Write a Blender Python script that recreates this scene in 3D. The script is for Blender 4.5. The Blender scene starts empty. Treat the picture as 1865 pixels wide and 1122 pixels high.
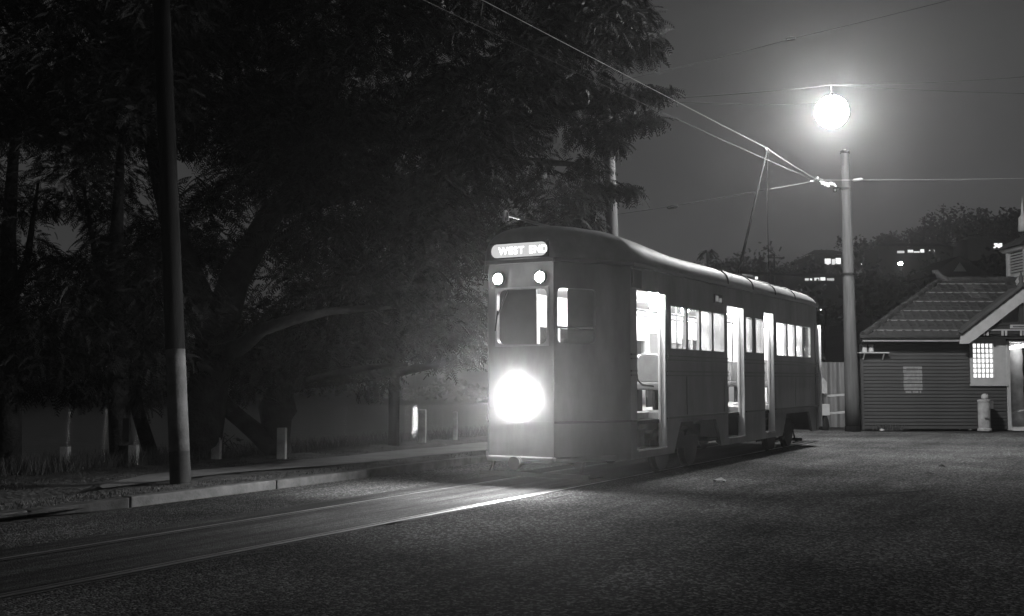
import bpy, bmesh, math, random
import numpy as np
from mathutils import Vector, Matrix
random.seed(7); rng = np.random.default_rng(7)
S = bpy.context.scene
COL = S.collection
# ------------------------------------------------------------------ camera
CAMH = 1.45; FPX = 2000.0; PITCH = math.atan(129 / FPX)
cd = bpy.data.cameras.new('camera'); cam = bpy.data.objects.new('camera', cd); COL.objects.link(cam)
cd.sensor_width = 36; cd.lens = FPX / 1865 * 36; cd.clip_start = .05; cd.clip_end = 3000
cam.location = (0, 0, CAMH); cam.rotation_euler = (math.pi / 2 + PITCH, 0, 0)
S.camera = cam
# ------------------------------------------------------------------ world: night sky, almost no sun or moon
W = bpy.data.worlds.new('World'); S.world = W; W.use_nodes = True
wn = W.node_tree.nodes; wl = W.node_tree.links; wn.clear()
SUN_EL, SUN_AZ = math.radians(14), math.radians(60)
sky = wn.new('ShaderNodeTexSky'); sky.sky_type = 'NISHITA'; sky.sun_disc = False
sky.sun_elevation = SUN_EL; sky.sun_rotation = SUN_AZ
bw = wn.new('ShaderNodeRGBToBW'); mx = wn.new('ShaderNodeMath'); mx.operation = 'MULTIPLY_ADD'
mx.inputs[1].default_value = .10; mx.inputs[2].default_value = 1.25
bg = wn.new('ShaderNodeBackground'); bg.inputs['Strength'].default_value = 0.028
wo = wn.new('ShaderNodeOutputWorld')
wl.new(sky.outputs[0], bw.inputs[0]); wl.new(bw.outputs[0], mx.inputs[0]); wl.new(mx.outputs[0], bg.inputs['Color']); wl.new(bg.outputs[0], wo.inputs['Surface'])
sd = bpy.data.lights.new('moonlight', 'SUN'); sd.energy = .004; sd.angle = math.radians(.5)
so = bpy.data.objects.new('moonlight', sd); COL.objects.link(so); so.rotation_euler = (math.pi / 2 - SUN_EL, 0, math.pi - SUN_AZ)
S.view_settings.view_transform = 'Standard'; S.view_settings.look = 'None'
S.view_settings.exposure = 0; S.view_settings.gamma = 1; S.view_settings.use_curve_mapping = False
S.render.engine = 'CYCLES'
cy = S.cycles
cy.use_denoising = True; cy.denoiser = 'OPENIMAGEDENOISE'; cy.denoising_input_passes = 'RGB_ALBEDO_NORMAL'; cy.denoising_prefilter = 'ACCURATE'; cy.max_bounces = 6; cy.diffuse_bounces = 3; cy.glossy_bounces = 3; cy.transparent_max_bounces = 12
cy.volume_bounces = 0; cy.sample_clamp_indirect = 2.0; cy.use_light_tree = True; cy.caustics_reflective = False; cy.caustics_refractive = False
# brightness of the lamps in the place (radiance of each glowing surface)
E_HEAD, E_STREET, E_CEIL, E_MARK, E_SIGN, E_PORCH, E_WIN, E_FAR = 840, 700, 780, 240, 2.8, 16, 1.1, 60
HAZE = .0010
# ------------------------------------------------------------------ geometry of the view: a pixel of the 1865x1122 picture to a point of the place
def ray(px, py):
    u = (px - 932.5) / FPX; v = (561 - py) / FPX
    return Vector((u, math.cos(PITCH) - v * math.sin(PITCH), math.sin(PITCH) + v * math.cos(PITCH)))
def at(px, py, d):
    r = ray(px, py); return r * (d / r.y) + Vector((0, 0, CAMH))
def ground(px, py, z=0):
    r = ray(px, py); return r * ((z - CAMH) / r.z) + Vector((0, 0, CAMH))
TH = math.radians(29.7)
AX = Vector((math.sin(TH), math.cos(TH), 0)); NX = Vector((math.cos(TH), -math.sin(TH), 0))
def tn(t, n, z=0): return AX * t + NX * n + Vector((0, 0, z))     # along the track, across it
# ------------------------------------------------------------------ materials
MATS = {}
def mat(name, v, rough=.6, spec=.3, var=.25, vs=6.0, bump=0.0, bs=40.0, metal=0.0, streak=None, specks=None):
    if name in MATS: return MATS[name]
    m = bpy.data.materials.new(name); m.use_nodes = True; n = m.node_tree.nodes; l = m.node_tree.links
    p = n['Principled BSDF']; p.inputs['Roughness'].default_value = rough; p.inputs['Metallic'].default_value = metal
    p.inputs['Specular IOR Level'].default_value = spec
    tc = n.new('ShaderNodeTexCoord'); mp = n.new('ShaderNodeMapping'); l.new(tc.outputs['Object'], mp.inputs['Vector'])
    if streak and streak[0][2]: mp.vector_type = 'TEXTURE'
    if streak: mp.inputs['Rotation'].default_value = streak[0]; mp.inputs['Scale'].default_value = streak[1]
    nz = n.new('ShaderNodeTexNoise'); nz.inputs['Scale'].default_value = vs; nz.inputs['Detail'].default_value = 7; nz.inputs['Roughness'].default_value = .62
    l.new(mp.outputs[0], nz.inputs['Vector'])
    mr = n.new('ShaderNodeMapRange'); mr.inputs['From Min'].default_value = .28; mr.inputs['From Max'].default_value = .72
    mr.inputs['To Min'].default_value = v * (1 - var); mr.inputs['To Max'].default_value = v * (1 + var)
    l.new(nz.outputs['Fac'], mr.inputs['Value']); out = mr.outputs[0]
    if specks:
        vo = n.new('ShaderNodeTexVoronoi'); vo.inputs['Scale'].default_value = specks[0]; l.new(tc.outputs['Object'], vo.inputs['Vector'])
        sep = n.new('ShaderNodeSeparateColor'); l.new(vo.outputs['Color'], sep.inputs[0])
        r2 = n.new('ShaderNodeMapRange'); r2.inputs['From Min'].default_value = .55; r2.inputs['From Max'].default_value = 1; r2.inputs['To Min'].default_value = 0.75; r2.inputs['To Max'].default_value = specks[1]
        l.new(sep.outputs[0], r2.inputs['Value'])
        ml = n.new('ShaderNodeMath'); ml.operation = 'MULTIPLY'; l.new(out, ml.inputs[0]); l.new(r2.outputs[0], ml.inputs[1]); out = ml.outputs[0]
        big = n.new('ShaderNodeTexNoise'); big.inputs['Scale'].default_value = .35; big.inputs['Detail'].default_value = 5; l.new(tc.outputs['Object'], big.inputs['Vector'])
        r3 = n.new('ShaderNodeMapRange'); r3.inputs['From Min'].default_value = .35; r3.inputs['From Max'].default_value = .65; r3.inputs['To Min'].default_value = .55; r3.inputs['To Max'].default_value = 1.45
        l.new(big.outputs['Fac'], r3.inputs['Value'])
        m2 = n.new('ShaderNodeMath'); m2.operation = 'MULTIPLY'; l.new(out, m2.inputs[0]); l.new(r3.outputs[0], m2.inputs[1]); out = m2.outputs[0]
        mp2 = n.new('ShaderNodeMapping'); mp2.vector_type = 'TEXTURE'; mp2.inputs['Rotation'].default_value = ROTZ; mp2.inputs['Scale'].default_value = (5, .5, 1); l.new(tc.outputs['Object'], mp2.inputs['Vector'])
        wr = n.new('ShaderNodeTexNoise'); wr.inputs['Scale'].default_value = 1.3; wr.inputs['Detail'].default_value = 6; wr.inputs['Roughness'].default_value = .7; l.new(mp2.outputs[0], wr.inputs['Vector'])
        r4 = n.new('ShaderNodeMapRange'); r4.inputs['From Min'].default_value = .34; r4.inputs['From Max'].default_value = .58; r4.inputs['To Min'].default_value = .35 if streak else .8; r4.inputs['To Max'].default_value = 1.1; l.new(wr.outputs['Fac'], r4.inputs['Value'])
        if not streak:                                # road colour grows paler with Y towards the terminus, edge broken by noise
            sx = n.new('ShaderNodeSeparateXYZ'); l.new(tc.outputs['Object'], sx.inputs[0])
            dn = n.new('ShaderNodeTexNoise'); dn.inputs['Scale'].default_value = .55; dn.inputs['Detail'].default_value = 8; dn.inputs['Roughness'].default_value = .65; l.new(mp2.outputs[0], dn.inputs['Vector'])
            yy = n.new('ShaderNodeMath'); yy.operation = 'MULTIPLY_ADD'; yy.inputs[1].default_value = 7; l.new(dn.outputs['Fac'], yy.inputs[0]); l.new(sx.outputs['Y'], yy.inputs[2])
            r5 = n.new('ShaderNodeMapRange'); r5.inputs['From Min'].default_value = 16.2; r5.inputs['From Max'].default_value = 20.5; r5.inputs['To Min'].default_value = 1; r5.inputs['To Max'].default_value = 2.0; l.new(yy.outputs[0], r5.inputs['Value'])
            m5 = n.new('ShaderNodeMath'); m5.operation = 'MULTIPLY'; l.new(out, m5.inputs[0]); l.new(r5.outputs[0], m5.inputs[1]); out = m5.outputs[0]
        m3 = n.new('ShaderNodeMath'); m3.operation = 'MULTIPLY'; l.new(out, m3.inputs[0]); l.new(r4.outputs[0], m3.inputs[1]); out = m3.outputs[0]
    l.new(out, p.inputs['Base Color'])
    if bump:
        b2 = n.new('ShaderNodeTexNoise'); b2.inputs['Scale'].default_value = bs; b2.inputs['Detail'].default_value = 4; l.new(mp.outputs[0], b2.inputs['Vector'])
        bm_ = n.new('ShaderNodeBump'); bm_.inputs['Distance'].default_value = bump; bm_.inputs['Strength'].default_value = 1
        h = b2.outputs['Fac']
        if specks:
            ad = n.new('ShaderNodeMath'); ad.operation = 'SUBTRACT'; l.new(h, ad.inputs[0]); l.new(vo.outputs['Distance'], ad.inputs[1]); h = ad.outputs[0]
        l.new(h, bm_.inputs['Height']); l.new(bm_.outputs[0], p.inputs['Normal'])
    MATS[name] = m; return m
def emit(name, e, v=1.0):
    if name in MATS: return MATS[name]
    m = bpy.data.materials.new(name); m.use_nodes = True; n = m.node_tree.nodes; l = m.node_tree.links; n.clear()
    em = n.new('ShaderNodeEmission'); em.inputs[0].default_value = (v, v, v, 1); em.inputs[1].default_value = e
    o = n.new('ShaderNodeOutputMaterial'); l.new(em.outputs[0], o.inputs[0]); MATS[name] = m
    if e < 3: m.cycles.emission_sampling = 'NONE'
    return m
def glass_mat():
    m = bpy.data.materials.new('window_glass'); m.use_nodes = True; n = m.node_tree.nodes; l = m.node_tree.links; n.clear()
    t = n.new('ShaderNodeBsdfTransparent'); t.inputs[0].default_value = (.86, .86, .86, 1)
    g = n.new('ShaderNodeBsdfGlossy'); g.inputs['Roughness'].default_value = .06; g.inputs[0].default_value = (.9, .9, .9, 1)
    fr = n.new('ShaderNodeFresnel'); fr.inputs[0].default_value = 1.5
    x = n.new('ShaderNodeMixShader'); o = n.new('ShaderNodeOutputMaterial')
    l.new(fr.outputs[0], x.inputs[0]); l.new(t.outputs[0], x.inputs[1]); l.new(g.outputs[0], x.inputs[2]); l.new(x.outputs[0], o.inputs[0]); return m
GLASS = glass_mat()
ROTZ = (0, 0, math.pi / 2 - TH)
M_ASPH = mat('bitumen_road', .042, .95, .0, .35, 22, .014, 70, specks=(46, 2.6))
M_TRACK = mat('track_paving', .037, .9, .03, .7, 2.2, .006, 60, streak=(ROTZ, (7, .32, 1)), specks=(60, 1.8))
M_EARTH = mat('bank_earth', .05, .95, .1, .45, 1.2, .05, 9)
M_VERGE = mat('verge_dirt', .06, .95, .1, .5, 3, .04, 14)
M_PATH = mat('footpath_gravel', .13, .9, .15, .25, 2.5, .008, 40)
M_KERB = mat('kerb_concrete', .08, .9, .1, .5, 4, .006, 30)
M_RAIL = mat('polished_rail', .2, .48, .5, .5, 3, metal=1)
M_RAILD = mat('rusty_rail', .10, .6, .3, .5, 3, metal=.6)
M_GROOVE = mat('rail_groove', .012, .9, .1)
M_GRASS = mat('grass_blades', .055, .7, .2, .4, 3)
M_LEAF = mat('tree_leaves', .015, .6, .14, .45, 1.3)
M_BARK = mat('bark', .03, .9, .15, .5, 5, .03, 16)
M_BARK_PALE = mat('pale_bark', .035, .9, .15, .4, 5, .02, 16)
M_POLE = mat('weathered_pole', .10, .85, .2, .28, 3, .006, 30, streak=((0, 0, 0), (5, 5, .4)))
M_POLE_DARK = mat('dark_pole', .014, .95, .0, .4, 3, .006, 30, streak=((0, 0, 0), (5, 5, .4)))
M_POLE_BAND = mat('pale_band_pole', .07, .9, .1, .75, 2.2, .006, 30)
M_BODY = mat('tram_body_paint', .14, .45, .35, .38, 2.2, .0012, 4, streak=((0, 0, 0), (1, 1, .35)))
M_BODY_DARK = mat('tram_dark_paint', .03, .5, .3, .3, 5)
M_MOULD = mat('tram_moulding', .05, .4, .4, .2, 6)
M_ROOF = mat('tram_roof_canvas', .17, .62, .25, .3, 2.0, .003, 8)
M_WHITE = mat('white_paint', .72, .5, .3, .12, 5, .001, 20)
M_PALE = mat('pale_interior', .62, .5, .3, .1, 4)
M_BLIND = mat('grey_blind', .20, .8, .15, .12, 4)
M_SEAT = mat('seat_leather', .12, .5, .3, .25, 6)
M_FLOOR = mat('tram_floor', .32, .8, .2, .3, 6)
M_STEEL = mat('dull_steel', .3, .4, .5, .2, 8, metal=.8)
M_IRON = mat('black_iron', .014, .7, .15, .3, 8)
M_BRASS = mat('bright_rail', .7, .25, .5, .05, 8, metal=1)
M_WIRE = mat('copper_wire', .62, .3, .5, .1, 8, metal=.75)
M_CABLE = mat('dark_cable', .015, .95, .02, .1, 8)
M_BOARD = mat('weatherboard_paint', .058, .75, .2, .22, 2.5, .003, 20, streak=((0, 0, 0), (.5, 2, 6)))
M_BOARDP = mat('painted_trim', .4, .6, .3, .15, 4, .001, 30)
M_TILE = mat('terracotta_tile', .05, .85, .12, .4, 2.2, .004, 20)
M_TILEPALE = mat('pale_tile', .085, .8, .15, .3, 3, .004, 20)
M_POINT = mat('tile_pointing', .2, .9, .1, .4, 6)
M_DARKWOOD = mat('dark_timber', .035, .8, .2, .3, 4)
M_CORR = mat('corrugated_iron', .20, .5, .4, .35, 2, metal=.2, streak=((0, 0, 0), (3, 3, .4)))
M_PAPER = mat('paper', .22, .9, .1, .3, 9)
M_INK = mat('print_ink', .12, .9, .1, .3, 9)
M_PLASTER = mat('patched_plaster', .45, .9, .1, .5, 2.4, .01, 9)
M_CONC = mat('concrete_post', .34, .9, .15, .35, 5, .008, 25)
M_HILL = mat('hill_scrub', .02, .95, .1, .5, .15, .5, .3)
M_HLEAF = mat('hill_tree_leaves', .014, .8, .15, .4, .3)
M_HOUSE = mat('house_wall', .04, .8, .2, .2, 1)
M_WATER = mat('river_surface', .012, .08, .5, .2, .2, .22, .9, streak=((0, 0, 0), (.16, 1, 1)))
# ------------------------------------------------------------------ mesh helpers
class MB:
    def __init__(s, o=(0, 0, 0)): s.v = []; s.f = []; s.o = Vector(o)
    def add(s, vs, fs):
        b = len(s.v); s.v += [tuple(v) for v in vs]; s.f += [tuple(i + b for i in f) for f in fs]; return s
    def box(s, x0, x1, y0, y1, z0, z1):
        return s.add([(x0, y0, z0), (x1, y0, z0), (x1, y1, z0), (x0, y1, z0), (x0, y0, z1), (x1, y0, z1), (x1, y1, z1), (x0, y1, z1)],
                     [(0, 3, 2, 1), (4, 5, 6, 7), (0, 1, 5, 4), (1, 2, 6, 5), (2, 3, 7, 6), (3, 0, 4, 7)])
    def bar(s, p, q, w, h, up=(0, 0, 1)):
        p, q = Vector(p), Vector(q); d = (q - p).normalized(); up = Vector(up)
        if abs(d.dot(up)) > .98: up = Vector((0, 1, 0))
        sx = d.cross(up).normalized() * (w / 2); uz = sx.cross(d).normalized() * (h / 2)
        vs = [p - sx - uz, p + sx - uz, p + sx + uz, p - sx + uz, q - sx - uz, q + sx - uz, q + sx + uz, q - sx + uz]
        return s.add(vs, [(0, 1, 2, 3), (7, 6, 5, 4), (0, 4, 5, 1), (1, 5, 6, 2), (2, 6, 7, 3), (3, 7, 4, 0)])
    def tube(s, pts, r, n=8, cap=True):
        pts = [Vector(p) for p in pts]; rs = r if isinstance(r, (list, tuple)) else [r] * len(pts); vs = []; fs = []
        ref = None
        for i, p in enumerate(pts):
            d = (pts[min(i + 1, len(pts) - 1)] - pts[max(i - 1, 0)]).normalized()
            if ref is None: ref = Vector((0, 0, 1)) if abs(d.z) < .9 else Vector((1, 0, 0))
            u = d.cross(ref).normalized(); w = u.cross(d).normalized(); ref = w
            for k in range(n):
                a = 2 * math.pi * k / n; vs.append(p + (u * math.cos(a) + w * math.sin(a)) * rs[i])
        for i in range(len(pts) - 1):
            for k in range(n): fs.append((i * n + k, i * n + (k + 1) % n, (i + 1) * n + (k + 1) % n, (i + 1) * n + k))
        if cap: fs.append(tuple(range(n))[::-1]); fs.append(tuple(range((len(pts) - 1) * n, len(pts) * n)))
        return s.add(vs, fs)
    def lathe(s, prof, c=(0, 0, 0), n=16, R=None):
        vs = []; fs = []; c = Vector(c)
        for (r, z) in prof:
            for k in range(n):
                a = 2 * math.pi * k / n; q = Vector((r * math.cos(a), r * math.sin(a), z))
                vs.append(c + (R @ q if R else q))
        m = len(prof)
        for i in range(m - 1):
            for k in range(n): fs.append((i * n + k, i * n + (k + 1) % n, (i + 1) * n + (k + 1) % n, (i + 1) * n + k))
        fs.append(tuple(range(n))[::-1]); fs.append(tuple(range((m - 1) * n, m * n)))
        return s.add(vs, fs)
    def prism(s, poly, ext):                       # planar polygon (3d points) pushed along ext
        e = Vector(ext); n = len(poly); vs = [Vector(p) for p in poly] + [Vector(p) + e for p in poly]
        fs = [tuple(range(n)), tuple(range(2 * n - 1, n - 1, -1))]
        for i in range(n): fs.append((i, i + n, (i + 1) % n + n, (i + 1) % n))
        return s.add(vs, fs)
    def wall(s, o, U, N, L, z0, z1, holes, th, more=(), capless=False):    # upright panel from o along U with openings; N points outward
        o, U, N = Vector(o), Vector(U).normalized(), Vector(N).normalized(); Z = Vector((0, 0, 1))
        us = sorted({0, L} | set(more) | {h[0] for h in holes} | {h[1] for h in holes}); zs = sorted({z0, z1} | {h[2] for h in holes} | {h[3] for h in holes})
        us = [u for u in us if 0 <= u <= L]; zs = [z for z in zs if z0 <= z <= z1]
        nu, nz = len(us) - 1, len(zs) - 1
        def solid(i, j):
            if i < 0 or j < 0 or i >= nu or j >= nz: return False
            uc, zc = (us[i] + us[i + 1]) / 2, (zs[j] + zs[j + 1]) / 2
            return not any(h[0] < uc < h[1] and h[2] < zc < h[3] for h in holes)
        P = lambda u, z, d: o + U * u + Z * z - N * d
        for i in range(nu):
            for j in range(nz):
                if not solid(i, j): continue
                a, b, c, d = us[i], us[i + 1], zs[j], zs[j + 1]
                s.add([P(a, c, 0), P(b, c, 0), P(b, d, 0), P(a, d, 0)], [(0, 1, 2, 3)])
                s.add([P(a, c, th), P(b, c, th), P(b, d, th), P(a, d, th)], [(3, 2, 1, 0)])
                if not solid(i - 1, j): s.add([P(a, c, 0), P(a, d, 0), P(a, d, th), P(a, c, th)], [(0, 1, 2, 3)])
                if not solid(i + 1, j): s.add([P(b, c, 0), P(b, c, th), P(b, d, th), P(b, d, 0)], [(0, 1, 2, 3)])
                if not solid(i, j - 1) and not (capless and j == 0): s.add([P(a, c, 0), P(a, c, th), P(b, c, th), P(b, c, 0)], [(0, 1, 2, 3)])
                if not solid(i, j + 1) and not (capless and j == nz - 1): s.add([P(a, d, 0), P(b, d, 0), P(b, d, th), P(a, d, th)], [(0, 1, 2, 3)])
        return s
    def rframe(s, o, U, N, u0, u1, z0, z1, r, w, th, out=.012):   # frame with rounded inner corners lining an opening
        o, U, N = Vector(o), Vector(U).normalized(), Vector(N).normalized(); Z = Vector((0, 0, 1)); inn = []; ou = []
        for (cu, cz, a0) in ((u1 - w - r, z1 - w - r, 0), (u0 + w + r, z1 - w - r, 90), (u0 + w + r, z0 + w + r, 180), (u1 - w - r, z0 + w + r, 270)):
            cs, ss = (1 if a0 in (0, 270) else -1), (1 if a0 in (0, 90) else -1)
            for k in range(5):
                a = math.radians(a0 + 22.5 * k); inn.append((cu + r * math.cos(a), cz + r * math.sin(a)))
                ou.append((max(u0, min(u1, cu + (r + w) * 1.9 * math.cos(a))), max(z0, min(z1, cz + (r + w) * 1.9 * math.sin(a)))))
        n = len(inn); vs = []
        for d in (-out, th):
            for q in ou: vs.append(o + U * q[0] + Z * q[1] - N * d)
            for q in inn: vs.append(o + U * q[0] + Z * q[1] - N * d)
        fs = []
        for k in range(n):
            j = (k + 1) % n
            fs += [(k, j, n + j, n + k), (2 * n + k, 3 * n + k, 3 * n + j, 2 * n + j), (n + k, n + j, 3 * n + j, 3 * n + k), (k, 2 * n + k, 2 * n + j, j)]
        return s.add(vs, fs)
    def build(s, name, m, parent=None, smooth=False, bevel=0, loc=None):
        me = bpy.data.meshes.new(name)
        o = Vector(loc) if loc is not None else s.o
        me.from_pydata([(x - o.x, y - o.y, z - o.z) for x, y, z in s.v], [], s.f); me.update()
        bm = bmesh.new(); bm.from_mesh(me); bmesh.ops.remove_doubles(bm, verts=bm.verts, dist=1e-5) if smooth else None
        bmesh.ops.recalc_face_normals(bm, faces=bm.faces); bm.to_mesh(me); bm.free()
        if smooth: me.polygons.foreach_set('use_smooth', [True] * len(me.polygons))
        me.materials.append(m)
        ob = bpy.data.objects.new(name, me); COL.objects.link(ob)
        if loc is not None: ob.location = loc
        if parent: ob.parent = parent
        if bevel:
            b = ob.modifiers.new('bevel', 'BEVEL'); b.width = bevel; b.segments = 2; b.limit_method = 'ANGLE'
        return ob
def tag(o, label=None, cat=None, group=None, kind=None):
    if label: o['label'] = label
    if cat: o['category'] = cat
    if group: o['group'] = group
    if kind: o['kind'] = kind
    return o
def empty(name, loc, rz=0, label=None, cat=None, group=None):
    o = bpy.data.objects.new(name, None); COL.objects.link(o); o.location = loc; o.rotation_euler = (0, 0, rz); o.empty_display_size = .2
    return tag(o, label, cat, group)
def copy_tree(o, parent=None):
    c = o.copy(); COL.objects.link(c)
    if parent: c.parent = parent
    for ch in list(o.children): copy_tree(ch, c)
    return c
def piece(name, me, parent, loc, rot=(0, 0, 0), scale=(1, 1, 1)):
    o = bpy.data.objects.new(name, me); COL.objects.link(o); o.parent = parent; o.location = loc; o.rotation_euler = rot; o.scale = scale; return o
def letter(ch, size, m, parent, loc, R, ext=.002):
    c = bpy.data.curves.new('letter', 'FONT'); c.body = ch; c.size = size; c.extrude = ext; c.offset = .003
    f = bpy.data.objects.new('letter', c); me = bpy.data.meshes.new_from_object(f); bpy.data.objects.remove(f)
    xs = [v.co.x for v in me.vertices]; x0 = min(xs)
    for v in me.vertices: v.co.x -= x0
    me.materials.clear(); me.materials.append(m); o = bpy.data.objects.new('letter', me); COL.objects.link(o); o.parent = parent
    o.matrix_local = Matrix.Translation(loc) @ R.to_4x4(); return max(xs) - x0
def quads_mesh(name, V, m):                        # V: (n,4,3) array of quads
    n = len(V); me = bpy.data.meshes.new(name); me.vertices.add(n * 4); me.loops.add(n * 4); me.polygons.add(n)
    me.vertices.foreach_set('co', V.reshape(-1).astype(np.float32)); me.loops.foreach_set('vertex_index', np.arange(n * 4, dtype=np.int32))
    me.polygons.foreach_set('loop_start', np.arange(0, n * 4, 4, dtype=np.int32)); me.update(calc_edges=True); me.materials.append(m); return me
RY = lambda a: Matrix.Rotation(a, 3, 'Y')
# ================================================================== THE GROUND
BIG = 400
def sheet(name, pts, z, m):
    mb = MB(); mb.add([(p[0], p[1], z) for p in pts], [tuple(range(len(pts)))]); return tag(mb.build(name, m), kind='structure')
edge = [tn(-400, -13.6), tn(48, -13.6), tn(48, -13.6) + Vector((38, 350, 0))]       # top of the river bank
sheet('ground', [(e.x, e.y) for e in edge] + [(BIG, BIG), (BIG, -BIG)], -.03, M_EARTH)
foot = [tn(-400, -22), tn(44, -22), tn(44, -22) + Vector((34, 352, 0))]
mb = MB()
N = 60
for k in range(2):
    rows = []
    for i in range(N + 1):
        u = i / N; e = edge[k].lerp(edge[k + 1], u); f_ = foot[k].lerp(foot[k + 1], u)
        rows.append([e.lerp(f_, q) + Vector((0, 0, (-.03 if q == 0 else -6 * q ** 1.3 + (random.uniform(-.15, .15) if 0 < q < 1 else 0)))) for q in (0, .25, .5, .75, 1)])
    for i in range(N):
        for j in range(4): mb.add([rows[i][j], rows[i + 1][j], rows[i + 1][j + 1], rows[i][j + 1]], [(0, 1, 2, 3)])
tag(mb.build('river_bank', M_EARTH), kind='structure')
sheet('river', [(-BIG, -BIG), (BIG, -BIG), (BIG, BIG), (-BIG, BIG)], -4.5, M_WATER)
# road, right up to the kerb
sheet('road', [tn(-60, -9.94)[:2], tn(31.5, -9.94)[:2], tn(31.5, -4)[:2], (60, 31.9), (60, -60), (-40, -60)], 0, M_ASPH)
sheet('tram_track_paving', [tn(-60, -8.45)[:2], tn(26, -8.45)[:2], tn(26, -6.52)[:2], tn(-60, -6.52)[:2]], .004, M_TRACK)
for n0, lab in ((-7.99, 'worn steel tram rail nearer the kerb'), (-6.6, 'polished steel tram rail beside the coarse bitumen, nearer the camera')):
    r0 = empty('tram_rail', tn(12, n0, .006), 0, lab, 'rail')
    for nm, a, b, z, m in (('rail_head', -.03, .022, .010, M_RAIL if n0 > -7 else M_RAILD), ('groove', .022, .07, .0085, M_GROOVE), ('guard_lip', .07, .088, .010, M_RAILD)):
        q = MB(tn(12, n0, .006)); s_ = 1 if n0 > -7 else -1
        a, b = (-b, -a) if s_ > 0 else (a, b)
        q.add([tn(-40, n0 + a, z), tn(25.6, n0 + a, z), tn(25.6, n0 + b, z), tn(-40, n0 + b, z)], [(0, 1, 2, 3)]); q.build(nm, m, r0)
M_TAR = mat('tar_patch', .016, .9, .02, .4, 5, .004, 60)
for (x0, y0, x1, y1, w) in ((640, 966, 770, 946, .05), (858, 939, 905, 931, .04), (985, 913, 1045, 901, .05), (440, 1012, 520, 1001, .05), (1540, 905, 1700, 893, .12), (1180, 960, 1260, 938, .03)):
    pa, pb_ = ground(x0, y0), ground(x1, y1); sd_ = (pb_ - pa).cross(Vector((0, 0, 1))).normalized(); k = 12
    up_ = [pa.lerp(pb_, i / k) + sd_ * w * random.uniform(.2, 1) * math.sin(math.pi * min(max(i / k, .04), .96)) for i in range(k + 1)]; dn_ = [pa.lerp(pb_, i / k) - sd_ * w * random.uniform(.2, 1) * math.sin(math.pi * min(max(i / k, .04), .96)) for i in range(k + 1)]
    q = MB(); q.add([(v.x, v.y, .004) for v in up_ + dn_], [(i, i + 1, k + 2 + i, k + 1 + i) for i in range(k)]); tag(q.build('road_patch', M_TAR), kind='structure')
# kerb stones
kerb = empty('kerb', tn(10, -9.96, 0)); tag(kerb, kind='structure')
t0 = 8.75
for i in range(16):
    L = 2.42; q = MB(tn(10, -9.96, 0)); h = .118 + random.uniform(-.006, .006); o = random.uniform(-.008, .008)
    c = [tn(t0 + .004, -9.95 + o, 0), tn(t0 + L - .004, -9.95 + o, 0), tn(t0 + L - .004, -10.11 + o, 0), tn(t0 + .004, -10.11 + o, 0)]
    q.prism([v + Vector((0, 0, -.02)) for v in c], (0, 0, h + .02)); q.build('kerb_stone', M_KERB, kerb, bevel=.018); t0 += L
c = [(7.7, -10.28), (8.74, -9.96), (8.74, -10.12), (7.7, -10.44)]; q = MB(tn(10, -9.96, 0)); q.add([tn(*p, -.02) for p in c] + [tn(*p, .05 if p[0] < 8 else .112) for p in c], [(0, 1, 2, 3), (7, 6, 5, 4), (0, 4, 5, 1), (1, 5, 6, 2), (2, 6, 7, 3), (3, 7, 4, 0)]); q.build('ramped_kerb_stone', M_KERB, kerb, bevel=.015)
for i in range(9):                                  # the sunken kerb of the crossing this side of the pole
    t1 = 7.68 - i * 2.42; q = MB(tn(10, -9.96, 0)); c = [tn(t1 - 2.4, -10.3, 0), tn(t1, -10.3, 0), tn(t1, -10.46, 0), tn(t1 - 2.4, -10.46, 0)]
    q.prism([v + Vector((0, 0, -.02)) for v in c], (0, 0, .075)); q.build('sunken_kerb_stone', M_KERB, kerb, bevel=.012)
# verge between kerb and bank: an uneven sheet
mb = MB(); TT = np.concatenate([np.arange(-40, 4, 2.0), np.arange(4, 34, .35)]); NN = [-10.10, -10.4, -10.75, -11.1, -11.5, -11.9, -12.3, -12.7, -13.1, -13.62]
VV = {}
for i, t in enumerate(TT):
    for j, n in enumerate(NN):
        low = 1 if t > 8.9 else (.35 if j < 3 else .6 + .08 * min(j - 3, 5))
        VV[i, j] = tn(t, n, (.105 + (random.uniform(-.018, .018) if 0 < j else 0)) * low)
for i in range(len(TT) - 1):
    for j in range(len(NN) - 1): mb.add([VV[i, j], VV[i + 1, j], VV[i + 1, j + 1], VV[i, j + 1]], [(0, 1, 2, 3)])
tag(mb.build('verge', M_VERGE, smooth=True), kind='structure')
mb = MB(); ts = np.concatenate([np.arange(9.2, 11, .15), np.arange(11, 34, .5)])
for i in range(len(ts) - 1):
    f0 = lambda t: -10.72 - .45 * math.exp(-((t - 11) / 2.2) ** 2) - .05 * math.sin(t * 1.7); f1 = lambda t: f0(t) + (-11.95 - .06 * math.sin(t * 2.3 + 1) - f0(t)) * min(1, max(0, (t - 9.2) / 1.6)) ** .6
    mb.add([tn(ts[i], f0(ts[i]), .128), tn(ts[i + 1], f0(ts[i + 1]), .128), tn(ts[i + 1], f1(ts[i + 1]), .128), tn(ts[i], f1(ts[i]), .128)], [(0, 1, 2, 3)])
tag(mb.build('footpath', M_PATH), kind='structure')
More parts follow.
